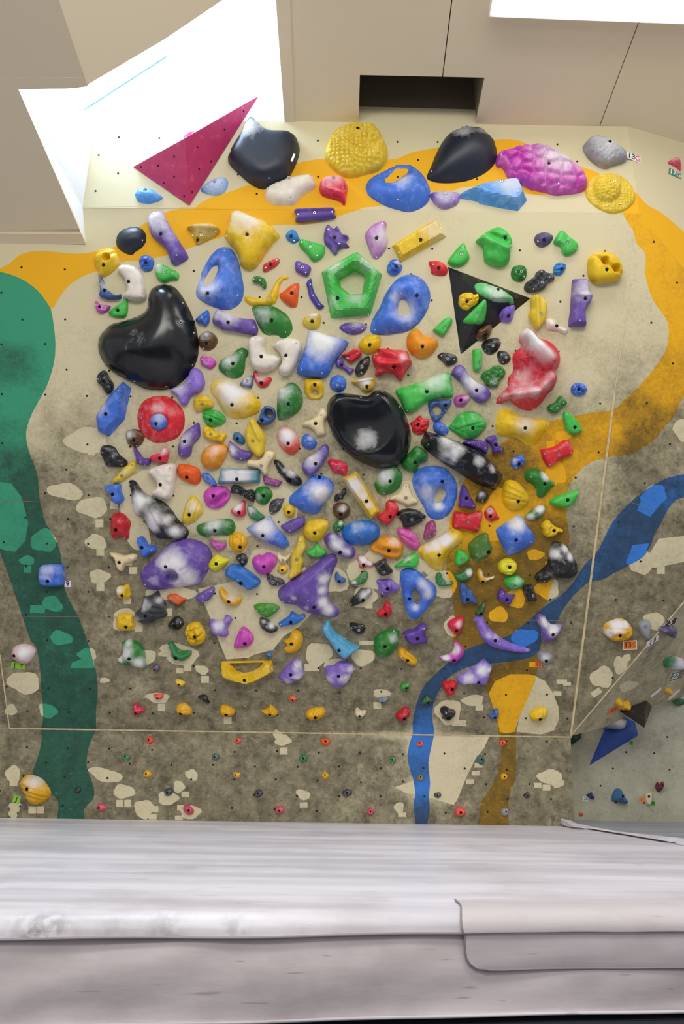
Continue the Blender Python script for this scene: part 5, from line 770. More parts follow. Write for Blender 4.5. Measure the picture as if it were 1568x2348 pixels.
small yellow fan foothold with scalloped ribs, second yellow in the lower row|dyellow|d5 r1140,560,1170,640,6,-.5 r1170,555,1195,630,6,-.5|1112,590 1125,545 1160,537 1210,560 1245,590 1245,620 1200,642 1140,640|B1172,619
small yellow pointed foothold, third yellow in the lower row|dyellow|d5 r1572,540,1572,620,14,1.2|1483,590 1530,575 1570,535 1610,570 1635,600 1625,630 1570,640 1520,620|B1565,610
tiny coral round kicker foothold, leftmost of the coral ones|coral|d2.5|445,840 470,825 500,825 518,850 510,880 470,885 448,865|B475,850
tiny coral round kicker foothold, second coral one from the left|coral|d2.5|1242,850 1260,832 1290,832 1308,855 1300,878 1268,885 1245,870|B1270,856
tiny green flower-shaped kicker foothold at far left|green2|d2.5|228,1010 240,985 265,975 290,985 310,1000 300,1028 265,1040 238,1028|B265,999 s270,1035
tiny grey-green round kicker foothold left of the clean rounded wall mark|tealgrey|d2.5|1038,1010 1045,978 1075,968 1108,985 1108,1015 1080,1035 1050,1030|B1066,1003 s1073,1046
tiny yellow kicker foothold, leftmost of the yellow ones|dyellow|d2.5|420,1160 440,1130 470,1122 498,1150 492,1178 460,1188 430,1180|B452,1156
tiny yellow kicker foothold like a bitten cookie, second yellow one|dyellow|d2.5|1232,1155 1245,1138 1275,1140 1298,1145 1292,1185 1260,1196 1238,1180|B1259,1163 s1298,1157
dark grey pentagonal kicker foothold on a large clean patch|charcoal|d3|610,1310 640,1285 685,1290 692,1320 655,1353 620,1345|B645,1322
dark grey round kicker foothold, right part of the left kicker half|charcoal|d2.5|1420,1335 1440,1300 1475,1298 1500,1325 1480,1360 1440,1368|B1456,1330 s1466,1363
dusty pink kicker foothold near the teal paint, lowest at left|coral2|d3|0,1460 15,1425 55,1418 98,1455 80,1485 40,1495 10,1485|B28,1461
pinkish red kicker foothold on a clean patch, beside square tag marks|coral2|d3.5|780,1460 800,1432 840,1440 878,1480 870,1515 830,1523 795,1500|B837,1481
@600 1480
lilac knotted chalky hold right of the yellow arch-shaped block|lilac2|d6 w330,180,60,.6 w330,270,50,.6 w240,310,50,.4 r230,260,340,290,14,1 r290,150,350,200,14,1|145,285 180,240 215,190 250,170 280,130 320,122 360,150 365,200 380,250 370,290 300,330 235,352 180,325|B264,248 s185,305 s293,203
lilac round skull-like hold with folds and two small screws, low centre|lilac2|d7 w600,300,50,.5 w750,290,60,.6 w800,210,40,.5 r640,190,700,170,12,1 b755,250,30,-1|578,190 640,185 690,150 760,145 815,175 830,220 800,290 760,350 710,385 650,380 600,340 568,270|B691,258 s627,253 s754,250
golden wedge slab hold with a groove, right of the deep green nibbed hold|dyellow|d5 r1290,60,1390,130,9,-1|1220,80 1235,35 1275,25 1330,70 1395,125 1395,175 1340,178 1280,145 1230,110|B1307,130 s1252,90
small green rhomb foothold left of the blue painted band|green3|d3|1240,390 1258,340 1320,330 1340,345 1325,400 1280,413|B1299,381
tiny orange-red triangular foothold above the row of yellow footholds|orange|d3|248,452 270,450 320,475 290,508 258,508|B278,486
small ribbed yellow oval foothold, fourth yellow in the lower row|dyellow|d5 r470,570,430,650,6,-.5 r500,565,470,660,6,-.5 r530,565,500,660,6,-.5|393,625 410,590 470,565 540,558 573,590 565,630 520,665 450,675 405,655|B483,643
small cream twisted foothold right of the ribbed yellow oval one|cream2|d4 b880,600,30,-1.2|833,605 845,570 868,563 890,585 935,585 942,610 915,645 875,655 840,635|B879,633
small grey-blue mussel-shaped foothold on a clean patch with a square tail|greyblue|d4|1040,485 1080,465 1135,472 1140,490 1110,515 1070,522 1048,505|B1083,509
bright red oval foothold left of the blue painted band|red3|d5 n.6,30|1200,630 1230,590 1280,563 1325,568 1340,600 1320,650 1270,685 1225,680|B1280,651
tiny orange kicker foothold above the middle of the kicker|orange3|d3|525,848 560,832 615,850 620,870 600,895 565,905 535,885|B573,862 s537,886
tiny dark green star-like kicker foothold, left of centre|green2|d2.5 v30|332,1015 350,985 375,975 405,985 415,1015 400,1045 370,1055 345,1040|B372,1015 s382,1052
tiny olive green ring-like kicker foothold, right of centre|olive|d2.5|1140,1030 1155,1000 1190,995 1208,1020 1205,1052 1170,1065 1145,1055|B1171,1028 s1172,1060
tiny yellow pointed kicker foothold like a lemon, in the kicker's middle|dyellow|d2.5|537,1160 555,1145 565,1122 580,1140 607,1165 590,1195 570,1210 548,1190|B569,1162
dark grey kicker foothold with a pointed right end, centre of the kicker|charcoal|d3|722,1325 745,1295 780,1290 815,1325 780,1355 745,1365|B767,1325 s753,1359
pinkish red kicker foothold left of the centre, lowest row|coral2|d3|118,1480 135,1450 180,1445 203,1475 195,1505 160,1517 128,1505|B160,1484
dark pink kicker foothold with a small point on top, right of the centre|coral2|d2.5|945,1500 960,1470 983,1452 998,1480 1012,1500 990,1528 955,1522|B978,1493
@960 1480
tiny coral ring foothold at the top end of the kicker's bright blue band|coral|d2.5|-22,890 0,860 25,852 42,880 40,905 10,912 -15,905|B9,876
tiny olive yellow kicker foothold on the edge of the bright blue band|olive2|d2|-12,1190 5,1165 30,1162 42,1190 35,1215 5,1217|B17,1182
tiny coral kicker foothold at the top of the brownish band|coral|d2.5|718,865 745,852 780,855 788,885 765,903 735,900|B752,875
grey-green kicker foothold on the right edge of the clean cream area|tealgrey|d3|520,1020 530,990 565,985 595,1020 585,1055 560,1078 530,1050|B562,1025
tiny yellow ring kicker foothold on the brownish band|dyellow|d2.5|738,1180 745,1155 775,1150 800,1170 795,1200 765,1212 742,1200|B768,1180
dark grey round kicker foothold on the clean cream area|charcoal|d2.5|135,1345 150,1325 190,1322 205,1345 190,1368 155,1370|B168,1347
tiny blackish kicker foothold right of the brownish band|black|d2.5|940,1345 965,1322 995,1325 1002,1350 985,1375 955,1370|B975,1348
pinkish red oval kicker foothold left of the brownish band|coral|d3 r350,1475,410,1475,8,-.6|322,1500 340,1460 390,1455 425,1480 420,1520 380,1540 340,1532|B376,1500
grey kicker foothold on the bottom of the brownish band|grey|d3|740,1495 760,1465 795,1460 810,1490 800,1525 765,1533|B781,1493
pink chalky crescent hold above the pointed chalky purple one|magenta|d5 w320,30,50,.85 w240,110,45,.8|185,100 240,90 300,60 320,20 315,-20 340,-30 375,-10 400,30 412,60 400,100 340,150 290,155 230,145 195,125|B316,134 s221,129
purple crystal-like chalky hold bridging the blue band's lower edge|lilac|!p7 w440,290,70,.6 w560,210,60,.75 w620,200,30,.5|330,290 460,220 590,122 665,195 640,250 605,355 520,345 440,345 375,360|B528,317 s610,215
red four-lobed blossom-shaped hold on the blue band's inner edge|red|d5 b240,350,35,1.5 b310,340,35,1.5 b275,420,40,1.5|208,345 235,318 270,325 300,310 345,335 350,370 330,400 325,435 285,452 245,440 230,400 215,380|B293,382
dark green leaf-like foothold lying on the blue painted band|green4|d3|22,500 45,465 75,440 100,470 128,490 110,525 60,538 25,530|B83,513
black glossy rounded hold on a round clean patch, right of the blue band|black|d5|192,590 205,560 240,550 285,575 330,590 332,625 300,665 260,683 225,665 205,625|s240,593 B265,645
small blue crescent foothold at the left edge of the clean yellow patch|blue2|d4|612,620 660,615 680,575 710,570 722,600 715,645 690,665 650,655|B679,643
yellow oval hold with a grey rubbed slash on the big clean cream semicircle|yellow|d6 r1020,620,1120,570,14,-1 r1120,570,1110,620,10,-1|995,630 1020,590 1080,562 1140,560 1155,600 1140,650 1090,680 1030,680|B1082,652
pale grey ghost-like hold with a yellow lower lip, beside the orange 13 tag|grey|d4 w1130,110,40,.5|1072,105 1090,65 1150,55 1200,80 1215,120 1190,160 1130,165 1085,140|B1141,136
@0 1050 3.7333
blue rectangular wave-carved hold next to the 9 tag, on the green band|blue|p6 n1.2,50 w420,970,80,.4|335,980 345,930 390,915 530,915 540,950 550,1040 540,1090 430,1103 360,1090 335,1050|B430,1047
@0 1470 3.7333
round pink-and-white chalky hold at the far left edge beside a green tag|pinkgrey|d6 w230,110,70,.85 w180,60,60,.4|88,110 105,60 170,30 250,38 295,75 285,130 240,190 200,205 140,180 98,150|B133,118
large yellow ribbed shell hold with a grey rubbed top, bottom left corner|dyellow|d9 w310,1190,80,.6 r180,1260,400,1340,8,-1 r190,1300,380,1370,8,-1 r200,1230,410,1300,8,-1|165,1240 180,1180 225,1145 300,1155 360,1190 405,1250 425,1305 390,1360 330,1395 275,1400 225,1370 205,1320|B253,1265
tiny dark kicker foothold on the green band's lower right|charcoal|d2.5|635,1275 650,1250 680,1248 692,1275 680,1298 650,1300|B662,1270
@1260 1380 5.0909
round yellow hold heavily caked in white chalk beside the orange 13S tag|dyellow|d7 w770,270,100,.95 w680,360,60,.9 w880,250,50,.8 n.8,40|632,330 660,260 740,220 830,200 910,230 965,300 975,380 930,440 850,460 770,470 700,430 655,390|B798,380
grey drooping leaf hold on the seam beside the white 13 tag|grey|p4|1035,260 1090,215 1150,210 1172,250 1170,350 1150,440 1100,410 1050,340|S1100,285
dusky purple shark-fin hold under the black number 5 tag|dpurple|p4|1285,335 1340,295 1420,285 1465,300 1450,360 1430,415 1390,390 1330,360|B1381,360
green and grey chalk-rubbed oval hold at the right frame edge above the 22S tag|green2|d5 w1500,720,90,.8|1340,750 1350,690 1400,655 1500,655 1600,690 1680,740 1640,800 1550,820 1450,800 1380,790|S1540,750
yellow hold with a grey scooped top beside an orange tag, right of the corner|dyellow|d5 b890,1175,50,-3|785,1190 830,1140 870,1165 940,1160 930,1220 880,1265 815,1250|B865,1250
tiny yellow foothold beneath a row of tags near the right frame edge|dyellow|d3|1355,1050 1390,1010 1440,1040 1420,1085 1375,1085|
dark green sliver foothold at the right frame edge above the far grey wall|green4|p3|1445,1180 1490,1160 1568,1130 1600,1150 1540,1185 1480,1200|
@1260 1600 5.0909
small navy pointed foothold beside the 20 tag on the far grey wall|navy2|d4|435,1130 480,1110 490,1092 510,1130 530,1180 500,1185 450,1160|
steel-blue dolphin-like hold in the middle of the far grey wall|steel2|d9 r800,1080,850,1180,12,-1.5|735,1200 750,1110 790,1060 840,1070 860,1130 915,1200 900,1240 860,1235 800,1215|B828,1145
dark red heart-shaped hold on the far grey wall near the right frame edge|darkred|d6|1243,1030 1265,980 1290,1005 1330,975 1335,1030 1310,1080 1275,1103 1250,1075|B1304,1020
@1268 300 5.2267
small dusty pink wedge hold at the top right corner above the green 17G tag|coral2|d4 w1430,340,40,.4|1385,375 1430,330 1490,315 1520,390 1540,475 1500,440 1430,400|
@200 200
tiny pink hold peeking out above the ridge of the crimson-pink volume|pink|d4|862,440 880,400 925,388 965,395 990,420 960,480 900,490|
@1260 1600 5.0909
pale blue-grey blocky hold on top of the royal blue volume|greyblue|d5 w800,300,90,.7 +6|650,345 750,270 830,250 900,260 895,340 860,395 790,370|
grey fan hold beside the green tag on the pale patch of the far wall|cream2|p3|1110,1110 1190,1110 1180,1240 1130,1250 1105,1180|B1147,1152
'''
# ---------------------------------------------------------------- small hardware shared by all holds
def disc(name, prof, m, k=12, hexo=False):
    vs, fs = [], []
    for i, (r, z) in enumerate(prof):
        for j in range(k): vs.append((r*math.cos(2*math.pi*j/k), r*math.sin(2*math.pi*j/k), z))
        if i:
            for j in range(k): fs.append([(i-1)*k+j, (i-1)*k+(j+1) % k, i*k+(j+1) % k, i*k+j])
    fs.append([(len(prof)-1)*k+j for j in range(k)])
    return mesh(name, vs, fs, m)
me_boltB = disc('bolt', [(.0078, -.01), (.0078, -.0045), (.0068, -.0035), (.0036, -.0035), (.0036, -.008)], M_bolt)
me_boltS = disc('bolt', [(.0078, -.01), (.0078, -.0010), (.0068, .0), (.0036, .0), (.0036, -.005)], M_zinc)
me_boltH = disc('bolt', [(.011, -.006), (.011, .006), (.009, .008), (.0045, .008), (.0045, .0)], M_zinc, 6)
me_screw = disc('screw', [(.0042, -.003), (.0042, .0012), (.0032, .002), (.0014, .002), (.0014, .0006)], M_steel, 8)
me_plate = mesh('label_plate', [(-.5, -.5, 0), (.5, -.5, 0), (.5, .5, 0), (-.5, .5, 0), (-.5, -.5, 1), (.5, -.5, 1), (.5, .5, 1), (-.5, .5, 1)],
                [[0, 1, 5, 4], [1, 2, 6, 5], [2, 3, 7, 6], [3, 0, 4, 7], [4, 5, 6, 7]], M_white)
VOLS = []
def seg_dist(P, Q):
    """distance of points P to closed polygon Q"""
    A = np.array(Q); Bp = np.roll(A, -1, 0); d = Bp-A; L2 = (d**2).sum(1)+1e-12
    t = np.clip(((P[:, None, :]-A[None])*d[None]).sum(2)/L2, 0, 1)
    return np.sqrt((((A[None]+t[..., None]*d[None])-P[:, None, :])**2).sum(2)).min(1)
def line_dist(P, a, b):
    a = np.array(a); b = np.array(b); d = b-a; t = np.clip(((P-a)@d)/(d@d+1e-9), 0, 1); return np.sqrt(((a+t[:, None]*d-P)**2).sum(1))
def which(px, py):
    if py > 1669+.0158*px and px < 1312: return K
    if px > 1309:
        yd = 1688-(px-1308)*1.185
        if py > 1688-(px-1308)*.36 and not (py < 1620 and px > 1440): return FW
        if py > yd: return B
    if px > 1440 and py < 289+(px-1440)*1.27+60 and px > 1440+(py-290)*.135 and py < 489+(px-1467)*1.267: return T2
    if py < 478: return T
    if px > 1467-(py-489)*.1326: return M2
    return M
count = {}
def vol_h(uv):
    """height of the black triangle volume under plane points"""
    h = np.zeros(len(uv))
    for tri in VOLS:
        (a, b, c) = [np.array(t[:2]) for t in tri]; ha, hb, hc = [t[2] for t in tri]
        den = (b[1]-c[1])*(a[0]-c[0])+(c[0]-b[0])*(a[1]-c[1])
        l1 = ((b[1]-c[1])*(uv[:, 0]-c[0])+(c[0]-b[0])*(uv[:, 1]-c[1]))/den
        l2 = ((c[1]-a[1])*(uv[:, 0]-c[0])+(a[0]-c[0])*(uv[:, 1]-c[1]))/den; l3 = 1-l1-l2
        ins = (l1 > -.02) & (l2 > -.02) & (l3 > -.02)
        h = np.maximum(h, np.where(ins, l1*ha+l2*hb+l3*hc, 0))
    return h
CB = Vector
def make_hold(line, ox, oy, sc_):
    parts = line.split('|'); label, colr, prof, outl = [p.strip() for p in parts[:4]]
    hw = parts[4].split() if len(parts) > 4 else []
    sharp = prof.startswith('!') or outl.startswith('!'); prof = prof.lstrip('!'); outl = outl.lstrip('!')
    tk = prof.split(); kind = tk[0][0]; Hh = float(tk[0][1:])*.01; Hh = Hh if Hh < .08 else .08+(Hh-.08)*.55; facet = 'f' in tk[1:]
    px = [(ox+a/sc_, oy+b/sc_) for a, b in P_(outl)]
    cx = sum(p[0] for p in px)/len(px); cy = sum(p[1] for p in px)/len(px)
    pl = which(cx, cy)
    s1 = (Vector(pl.uv(cx+1, cy))-Vector(pl.uv(cx, cy))).length      # metres per photo pixel here
    seed = int(abs(cx*13+cy*7)) % 9973; rnd = random.Random(seed)
    base = 0.0; onvol = False
    for t in tk[1:]:
        if t[0] == '+': base = float(t[1:])*.01
    if base and 'black triangle volume' in label: onvol = True
    c0 = Vector(pl.uv(cx, cy)); c1 = Vector(pl.uv(cx, cy, .1)); lean = (c1-c0)/.1       # image shift per metre of height
    shift = lean*(.25*Hh) + lean*base if not onvol else lean*base
    if onvol: hb0 = None
    def UV(a, b, hh=0.0):
        p = Vector(pl.uv(ox+a/sc_, oy+b/sc_)); return (p.x+shift.x, p.y+shift.y)
    Q = [UV(*p) for p in (P_(outl) if sharp else smooth(P_(outl), 4))]
    if sharp:                                        # tiny rounding of straight edged outlines
        Q2 = []
        n = len(Q)
        for i in range(n):
            p0, p1, p2 = [np.array(Q[(i+j-1) % n]) for j in range(3)]
            e = min(.006, .2*np.linalg.norm(p1-p0), .2*np.linalg.norm(p2-p1))
            a = p1+(p0-p1)/max(1e-9, np.linalg.norm(p0-p1))*e; b = p1+(p2-p1)/max(1e-9, np.linalg.norm(p2-p1))*e
            Q2 += [tuple(a), tuple((a+b+2*p1)/4), tuple(b)]
        Q = Q2
    holes_ = []
    feats = []
    for t in tk[1:]:
        k_ = t[0]
        if k_ == 'o':
            v = [float(x) for x in t[1:].split(',')]; hp = [(v[i], v[i+1]) for i in range(0, len(v), 2)]
            hq = [UV(*p) for p in (smooth(hp, 3) if not sharp else hp)]
            cxh = np.mean([q[0] for q in hq]); cyh = np.mean([q[1] for q in hq])
            holes_.append(hq)
        elif k_ in 'rbwnv' and len(t) > 1: feats.append((k_, [float(x) for x in t[1:].split(',')]))
    ar = abs(sum(Q[i][0]*Q[(i+1) % len(Q)][1]-Q[(i+1) % len(Q)][0]*Q[i][1] for i in range(len(Q))))/2
    fine = any(f[0] in 'nv' or (f[0] == 'r') for f in feats)
    step = math.sqrt(ar)/((44 if ar > .01 else 30) if any(f[0] in 'nv' for f in feats) else 26 if fine else 18)
    step = max(step, .0022); step = min(step, .012)
    xs = [q[0] for q in Q]; ys = [q[1] for q in Q]
    g = np.array([(x+(.5*step if j % 2 else 0)+rnd.uniform(-.1, .1)*step, y) for j, y in enumerate(np.arange(min(ys), max(ys), step*.87)) for x in np.arange(min(xs), max(xs), step)])
    g = g[inpoly(Q, g[:, 0], g[:, 1])]; dd = seg_dist(g, Q)
    for hq in holes_:
        ins = inpoly(hq, g[:, 0], g[:, 1]); g = g[~ins]; dd = dd[~ins]
        d2 = seg_dist(g, hq); dd = np.minimum(dd, d2)
    g = g[dd > step*.35]
    bolts = []
    for t in hw:
        if t[0] in 'BSH' : bolts.append((t[0], UV(*[float(x) for x in t[1:].split(',')])))
    rb = min(.0100, .16*math.sqrt(ar))
    if len(g):
        for kb_, bp in bolts:
            g = g[np.hypot(g[:, 0]-bp[0], g[:, 1]-bp[1]) > rb*1.18]
    verts = [Vector(q) for q in Q]; edges = [(i, (i+1) % len(Q)) for i in range(len(Q))]
    nb = len(Q)
    # a steep rim ring close to the outline keeps the shape full
    for hq in holes_:
        s = len(verts); verts += [Vector(q) for q in hq]; edges += [(s+i, s+(i+1) % len(hq)) for i in range(len(hq))]
    bs = []
    for kb_, bp in bolts:
        if kb_ == 'H': continue
        for rr in (rb, rb*.84):
            verts += [Vector((bp[0]+rr*math.cos(a*math.pi/6), bp[1]+rr*math.sin(a*math.pi/6))) for a in range(12)]
        verts.append(Vector(bp))
    verts += [Vector(tuple(q)) for q in g]
    r = delaunay_2d_cdt(verts, edges, [], 0, 1e-6)
    V = np.array([tuple(v) for v in r[0]]); Fc = np.array(r[2]); c = V[Fc].mean(1)
    keep = inpoly(Q, c[:, 0], c[:, 1])
    for hq in holes_: keep &= ~inpoly(hq, c[:, 0], c[:, 1])
    Fc = Fc[keep]
    d = seg_dist(V, Q)
    for hq in holes_: d = np.minimum(d, seg_dist(V, hq))
    R = max(d.max(), 1e-4); t = np.clip(d/R, 0, 1)
    dome = np.sqrt(np.clip(1-(1-t)**2, 0, 1))
    if facet: h = Hh*np.minimum(1, d/(.42*R))
    elif kind == 'd': h = Hh*(.75*dome+.25*t)
    else:
        tt = np.clip(d/(.38*R), 0, 1); h = Hh*(.8*np.sqrt(1-(1-tt)**2)+.2*dome)
    if facet:
        # tilt the top so facets catch different light
        uvn = (V-V.mean(0))/(np.abs(V-V.mean(0)).max()+1e-9); h = h*(1+.22*uvn[:, 1]+.12*uvn[:, 0]*(1 if rnd.random() > .5 else -1))
    if not facet:
        # relax the medial creases
        e = np.concatenate([Fc[:, [0, 1]], Fc[:, [1, 2]], Fc[:, [2, 0]]]); e = np.concatenate([e, e[:, ::-1]])
        deg = np.bincount(e[:, 0], minlength=len(V)).astype(float); fix = d < 1e-6
        for _ in range((36 if ar > .02 else 12) if kind == 'd' else (8 if ar > .02 else 3)):
            s = np.bincount(e[:, 0], weights=h[e[:, 1]], minlength=len(V))
            nh = np.where(deg > 0, s/np.maximum(deg, 1), h); w8 = np.clip(t*3, 0, 1)*.6
            h = np.where(fix, h, h*(1-w8)+nh*w8)
    fade = np.clip(t*3, 0, 1)
    ch = np.zeros(len(V))
    for k_, v in sorted(feats, key=lambda q: 'vnrbw'.index(q[0])):
        if k_ == 'r':
            dl = line_dist(V, UV(v[0], v[1]), UV(v[2], v[3])); h = h+v[5]*.01*np.exp(-(dl/(v[4]/sc_*s1))**2)*np.clip(t*4, 0, 1)
        elif k_ == 'b':
            p = UV(v[0], v[1]); dl = np.hypot(V[:, 0]-p[0], V[:, 1]-p[1])/(v[2]/sc_*s1); h = h+v[3]*.01*np.clip(1-dl**2, 0, 1)**(.6 if v[3] > 0 else .9)*np.clip(t*4, 0, 1)
        elif k_ == 'w':  # white chalk patches; the black shield's one paints a highlight in its dish
            p = UV(v[0], v[1]); dl = np.hypot(V[:, 0]-p[0], V[:, 1]-p[1])/(v[2]/sc_*s1); ch = 1-(1-ch)*(1-min(.97, v[3]*1.12)*np.exp(-(dl/.84)**2.6))
        elif k_ == 'n':
            s_ = 1/(v[1]/sc_*s1)
            h = h+v[0]*.009*np.array([noise.noise(Vector((x*s_+seed, y*s_, 0))) for x, y in V])*fade*1.3
        elif k_ == 'v':
            cell = v[0]/sc_*s1; pts = []
            for yy in np.arange(min(ys)-cell, max(ys)+cell, cell):
                for xx in np.arange(min(xs)-cell, max(xs)+cell, cell*1.15): pts.append((xx+rnd.uniform(-.35, .35)*cell, yy+rnd.uniform(-.35, .35)*cell))
            pts = np.array(pts); D = np.sort(np.sqrt(((V[:, None]-pts[None])**2).sum(2)), 1)
            h = h*(1-.38*np.exp(-((D[:, 1]-D[:, 0])/(.2*cell))**2)*np.clip(t*5, 0, 1))
    h = np.maximum(h, 0)
    # counterbores for the bolts
    hwp = []
    def h_at(p):
        dl = np.hypot(V[:, 0]-p[0], V[:, 1]-p[1]); i = np.argsort(dl)[:4]; w = 1/(dl[i]+1e-5); return float((h[i]*w).sum()/w.sum())
    for t_ in hw:
        if t_[0] == 's':
            p = UV(*[float(x) for x in t_[1:].split(',')]); hwp.append(('s', p, h_at(p)))
    for kb_, bp in bolts:
        dl = np.hypot(V[:, 0]-bp[0], V[:, 1]-bp[1]); ring = (dl > rb*.5) & (dl < rb*1.3)
        hb = float(h[ring].mean()) if ring.any() else h_at(bp)
        if kb_ != 'H':
            h[dl < rb*1.02] = hb; dep = min(.010 if kb_ == 'B' else .004, hb*.7); h[dl < rb*.9] = hb-dep
        hwp.append((kb_, bp, hb))
    hv = vol_h(V)-.004 if onvol else np.full(len(V), base)
    if not onvol: h = h-.002*(base == 0)
    hh = h+hv
    # skirt down to the wall so nothing hangs in the air
    zc = pl.w(c0.x+shift.x, c0.y+shift.y, 0)
    W3 = [pl.w(a, b, z)-zc for (a, b), z in zip(V, hh)]
    faces = Fc.tolist(); a = V[Fc]; ar2 = (a[:, 1, 0]-a[:, 0, 0])*(a[:, 2, 1]-a[:, 0, 1])-(a[:, 1, 1]-a[:, 0, 1])*(a[:, 2, 0]-a[:, 0, 0])
    sg = 1 if pl.e1.cross(pl.e2).dot(pl.n) > 0 else -1
    faces = [f if q*sg > 0 else f[::-1] for f, q in zip(faces, ar2)]
    if base or onvol:
        dep = base if not onvol else .03
        from collections import Counter
        ec = Counter()
        for f in faces:
            for i in range(3): ec[(f[i], f[(i+1) % 3])] += 1
        low = {}
        for (i, j) in [k for k in ec if (k[1], k[0]) not in ec]:
            for q in (i, j):
                if q not in low: low[q] = len(W3); W3.append(pl.w(V[q][0], V[q][1], hh[q]-dep)-zc)
            faces.append([j, i, low[i], low[j]])
        ch = np.concatenate([ch, np.zeros(len(W3)-len(ch))])
    foot = 'foothold' in label
    big = ar > .022
    nm = 'foothold' if foot else ('climbing_macro' if big and 'macro' in label else 'climbing_hold')
    root = empty(nm, zc)
    grp = {'foothold': 'footholds low on the walls', 'climbing_macro': 'large macros on the climbing wall', 'climbing_hold': 'climbing holds on the wall'}[nm]
    tag(root, label, {'foothold': 'foothold', 'climbing_macro': 'climbing macro', 'climbing_hold': 'climbing hold'}[nm], grp)
    me = mesh('body', W3, faces, holdmat(colr), not facet)
    ch = ch+(.07+.07*rnd.random() if colr not in ('blackgloss', 'dblack') else -.06)
    at = me.attributes.new('chalk', 'FLOAT', 'POINT'); at.data.foreach_set('value', ch.astype(np.float32))
    bo = bpy.data.objects.new('body', me); COL.objects.link(bo); bo.parent = root
    if facet: bevel_smooth(me)
    for kb_, p, z in hwp:
        mm = {'s': me_screw, 'B': me_boltB, 'S': me_boltS, 'H': me_boltS}[kb_]
        if kb_ == 'H' and 'hex nut' in label: mm = me_boltH
        o = bpy.data.objects.new('screw' if kb_ == 's' else 'bolt', mm); COL.objects.link(o); o.parent = root
        hz = float(vol_h(np.array([p]))[0])-.004 if onvol else base
        m_ = pl.mat(p[0], p[1], z+hz-.0015); m_.translation -= zc
        s = min(1.0, rb/.0100) if kb_ != 's' else min(1, max(.6, rb/.009))
        o.matrix_basis = m_ @ Matrix.Diagonal((s, s, 1, 1))
    return root
def bevel_smooth(me):
    pass
def facet_volume(label, colr, pl, pts, faces, name='climbing_volume', cat='volume', screws=(), group='plywood volumes'):
    """pts: (photo x, photo y, height off its wall in m)"""
    P3 = [pl.hit(x, y, z) for x, y, z in pts]; zc = P3[0].copy()
    root = tag(empty(name, zc), label, cat, group)
    m = holdmat(colr) if isinstance(colr, str) else colr
    me = mesh('body', [p-zc for p in P3], faces, m); bo = bpy.data.objects.new('body', me); COL.objects.link(bo); bo.parent = root
    at = me.attributes.new('chalk', 'FLOAT', 'POINT'); at.data.foreach_set('value', [.03]*len(P3))
    for f in faces:
        pass
    for (fi, x, y) in screws:
        a, b, c = [P3[i] for i in faces[fi][:3]]; q = Plane.pts(a, b, c); hp = q.hit(x, y, .0012)
        o = bpy.data.objects.new('screw', me_hole if fi >= 0 else me_screw); COL.objects.link(o); o.parent = root
        ax, bx = q.e1, q.n.cross(q.e1); hp = hp-zc
        o.matrix_basis = Matrix(((ax.x, bx.x, q.n.x, hp.x), (ax.y, bx.y, q.n.y, hp.y), (ax.z, bx.z, q.n.z, hp.z), (0, 0, 0, 1)))
    return root
me_hole = disc('screw', [(.0052, -.002), (.0052, .0004), (.004, .0004), (.004, .0002)], M_hole, 8)
facet_volume('large crimson-pink triangular plywood volume in the skylight corner, highest on the wall', 'wine', T,
             [(305, 383, 0.0), (593, 220, 0.0), (434, 470, 0.01), (424, 317, .20)], [[0, 3, 2], [3, 1, 2], [0, 1, 3], [0, 2, 1]],
             screws=[(0, 323, 383), (0, 362, 380), (0, 399, 359), (0, 399, 405), (0, 375, 420), (0, 422, 450), (1, 453, 338), (1, 457, 388), (1, 441, 440), (1, 515, 297), (1, 559, 255), (1, 484, 370)])
tv = [(1027, 612, 0), (1216, 684, 0), (1056, 813, 0), (1113, 686, .10)]
facet_volume('black triangular plywood volume carrying five coloured holds, upper right of the wall', 'black', M, tv, [[0, 1, 3], [1, 2, 3], [2, 0, 3], [0, 2, 1]],
             screws=[(0, 1054, 625), (1, 1131, 705), (2, 1042, 684), (1, 1082, 788), (0, 1190, 676)])
tvu = [M.uv(x, y, z)+(z,) for x, y, z in tv]
VOLS += [(tvu[0], tvu[1], tvu[3]), (tvu[1], tvu[2], tvu[3]), (tvu[2], tvu[0], tvu[3])]
facet_volume('royal blue triangular plywood volume on the far grey wall', 'navyv', FW, [(1351, 1755, 0), (1388, 1667, .0), (1425, 1640, .0), (1455, 1655, .0), (1463, 1686, .0), (1440, 1672, .12)],
             [[0, 1, 5], [1, 2, 5], [2, 3, 5], [3, 4, 5], [4, 0, 5], [4, 3, 2, 1, 0]]) if PAL.setdefault('navyv', '#20459c') else None
facet_volume('dark green plywood volume half hidden behind the kicker corner, on the far grey wall', 'green5', FW, [(1295, 1695, 0), (1335, 1672, 0), (1331, 1694, .03), (1300, 1716, 0)], [[0, 1, 2], [0, 2, 3], [0, 3, 2, 1]]) if PAL.setdefault('green5', '#24443c') else None
facet_volume('dark brown pyramid volume hanging under the right overhang', 'brown2', B, [(1420, 1630, 0), (1482, 1606, 0), (1495, 1620, 0), (1484, 1650, .06), (1477, 1669, .12), (1479, 1651, .14)],
             [[0, 1, 5], [0, 5, 4], [1, 2, 3, 5], [5, 3, 4], [0, 4, 3, 2, 1]]) if PAL.setdefault('brown2', '#2c2420') else None
scl, ox, oy = 3.92, 0, 0
for ln in DATA.strip().split('\n'):
    ln = ln.strip()
    if not ln: continue
    if ln[0] == '@':
        v = ln[1:].split(); ox, oy = float(v[0]), float(v[1]); scl = float(v[2]) if len(v) > 2 else 3.92; continue
    make_hold(ln, ox, oy, scl)
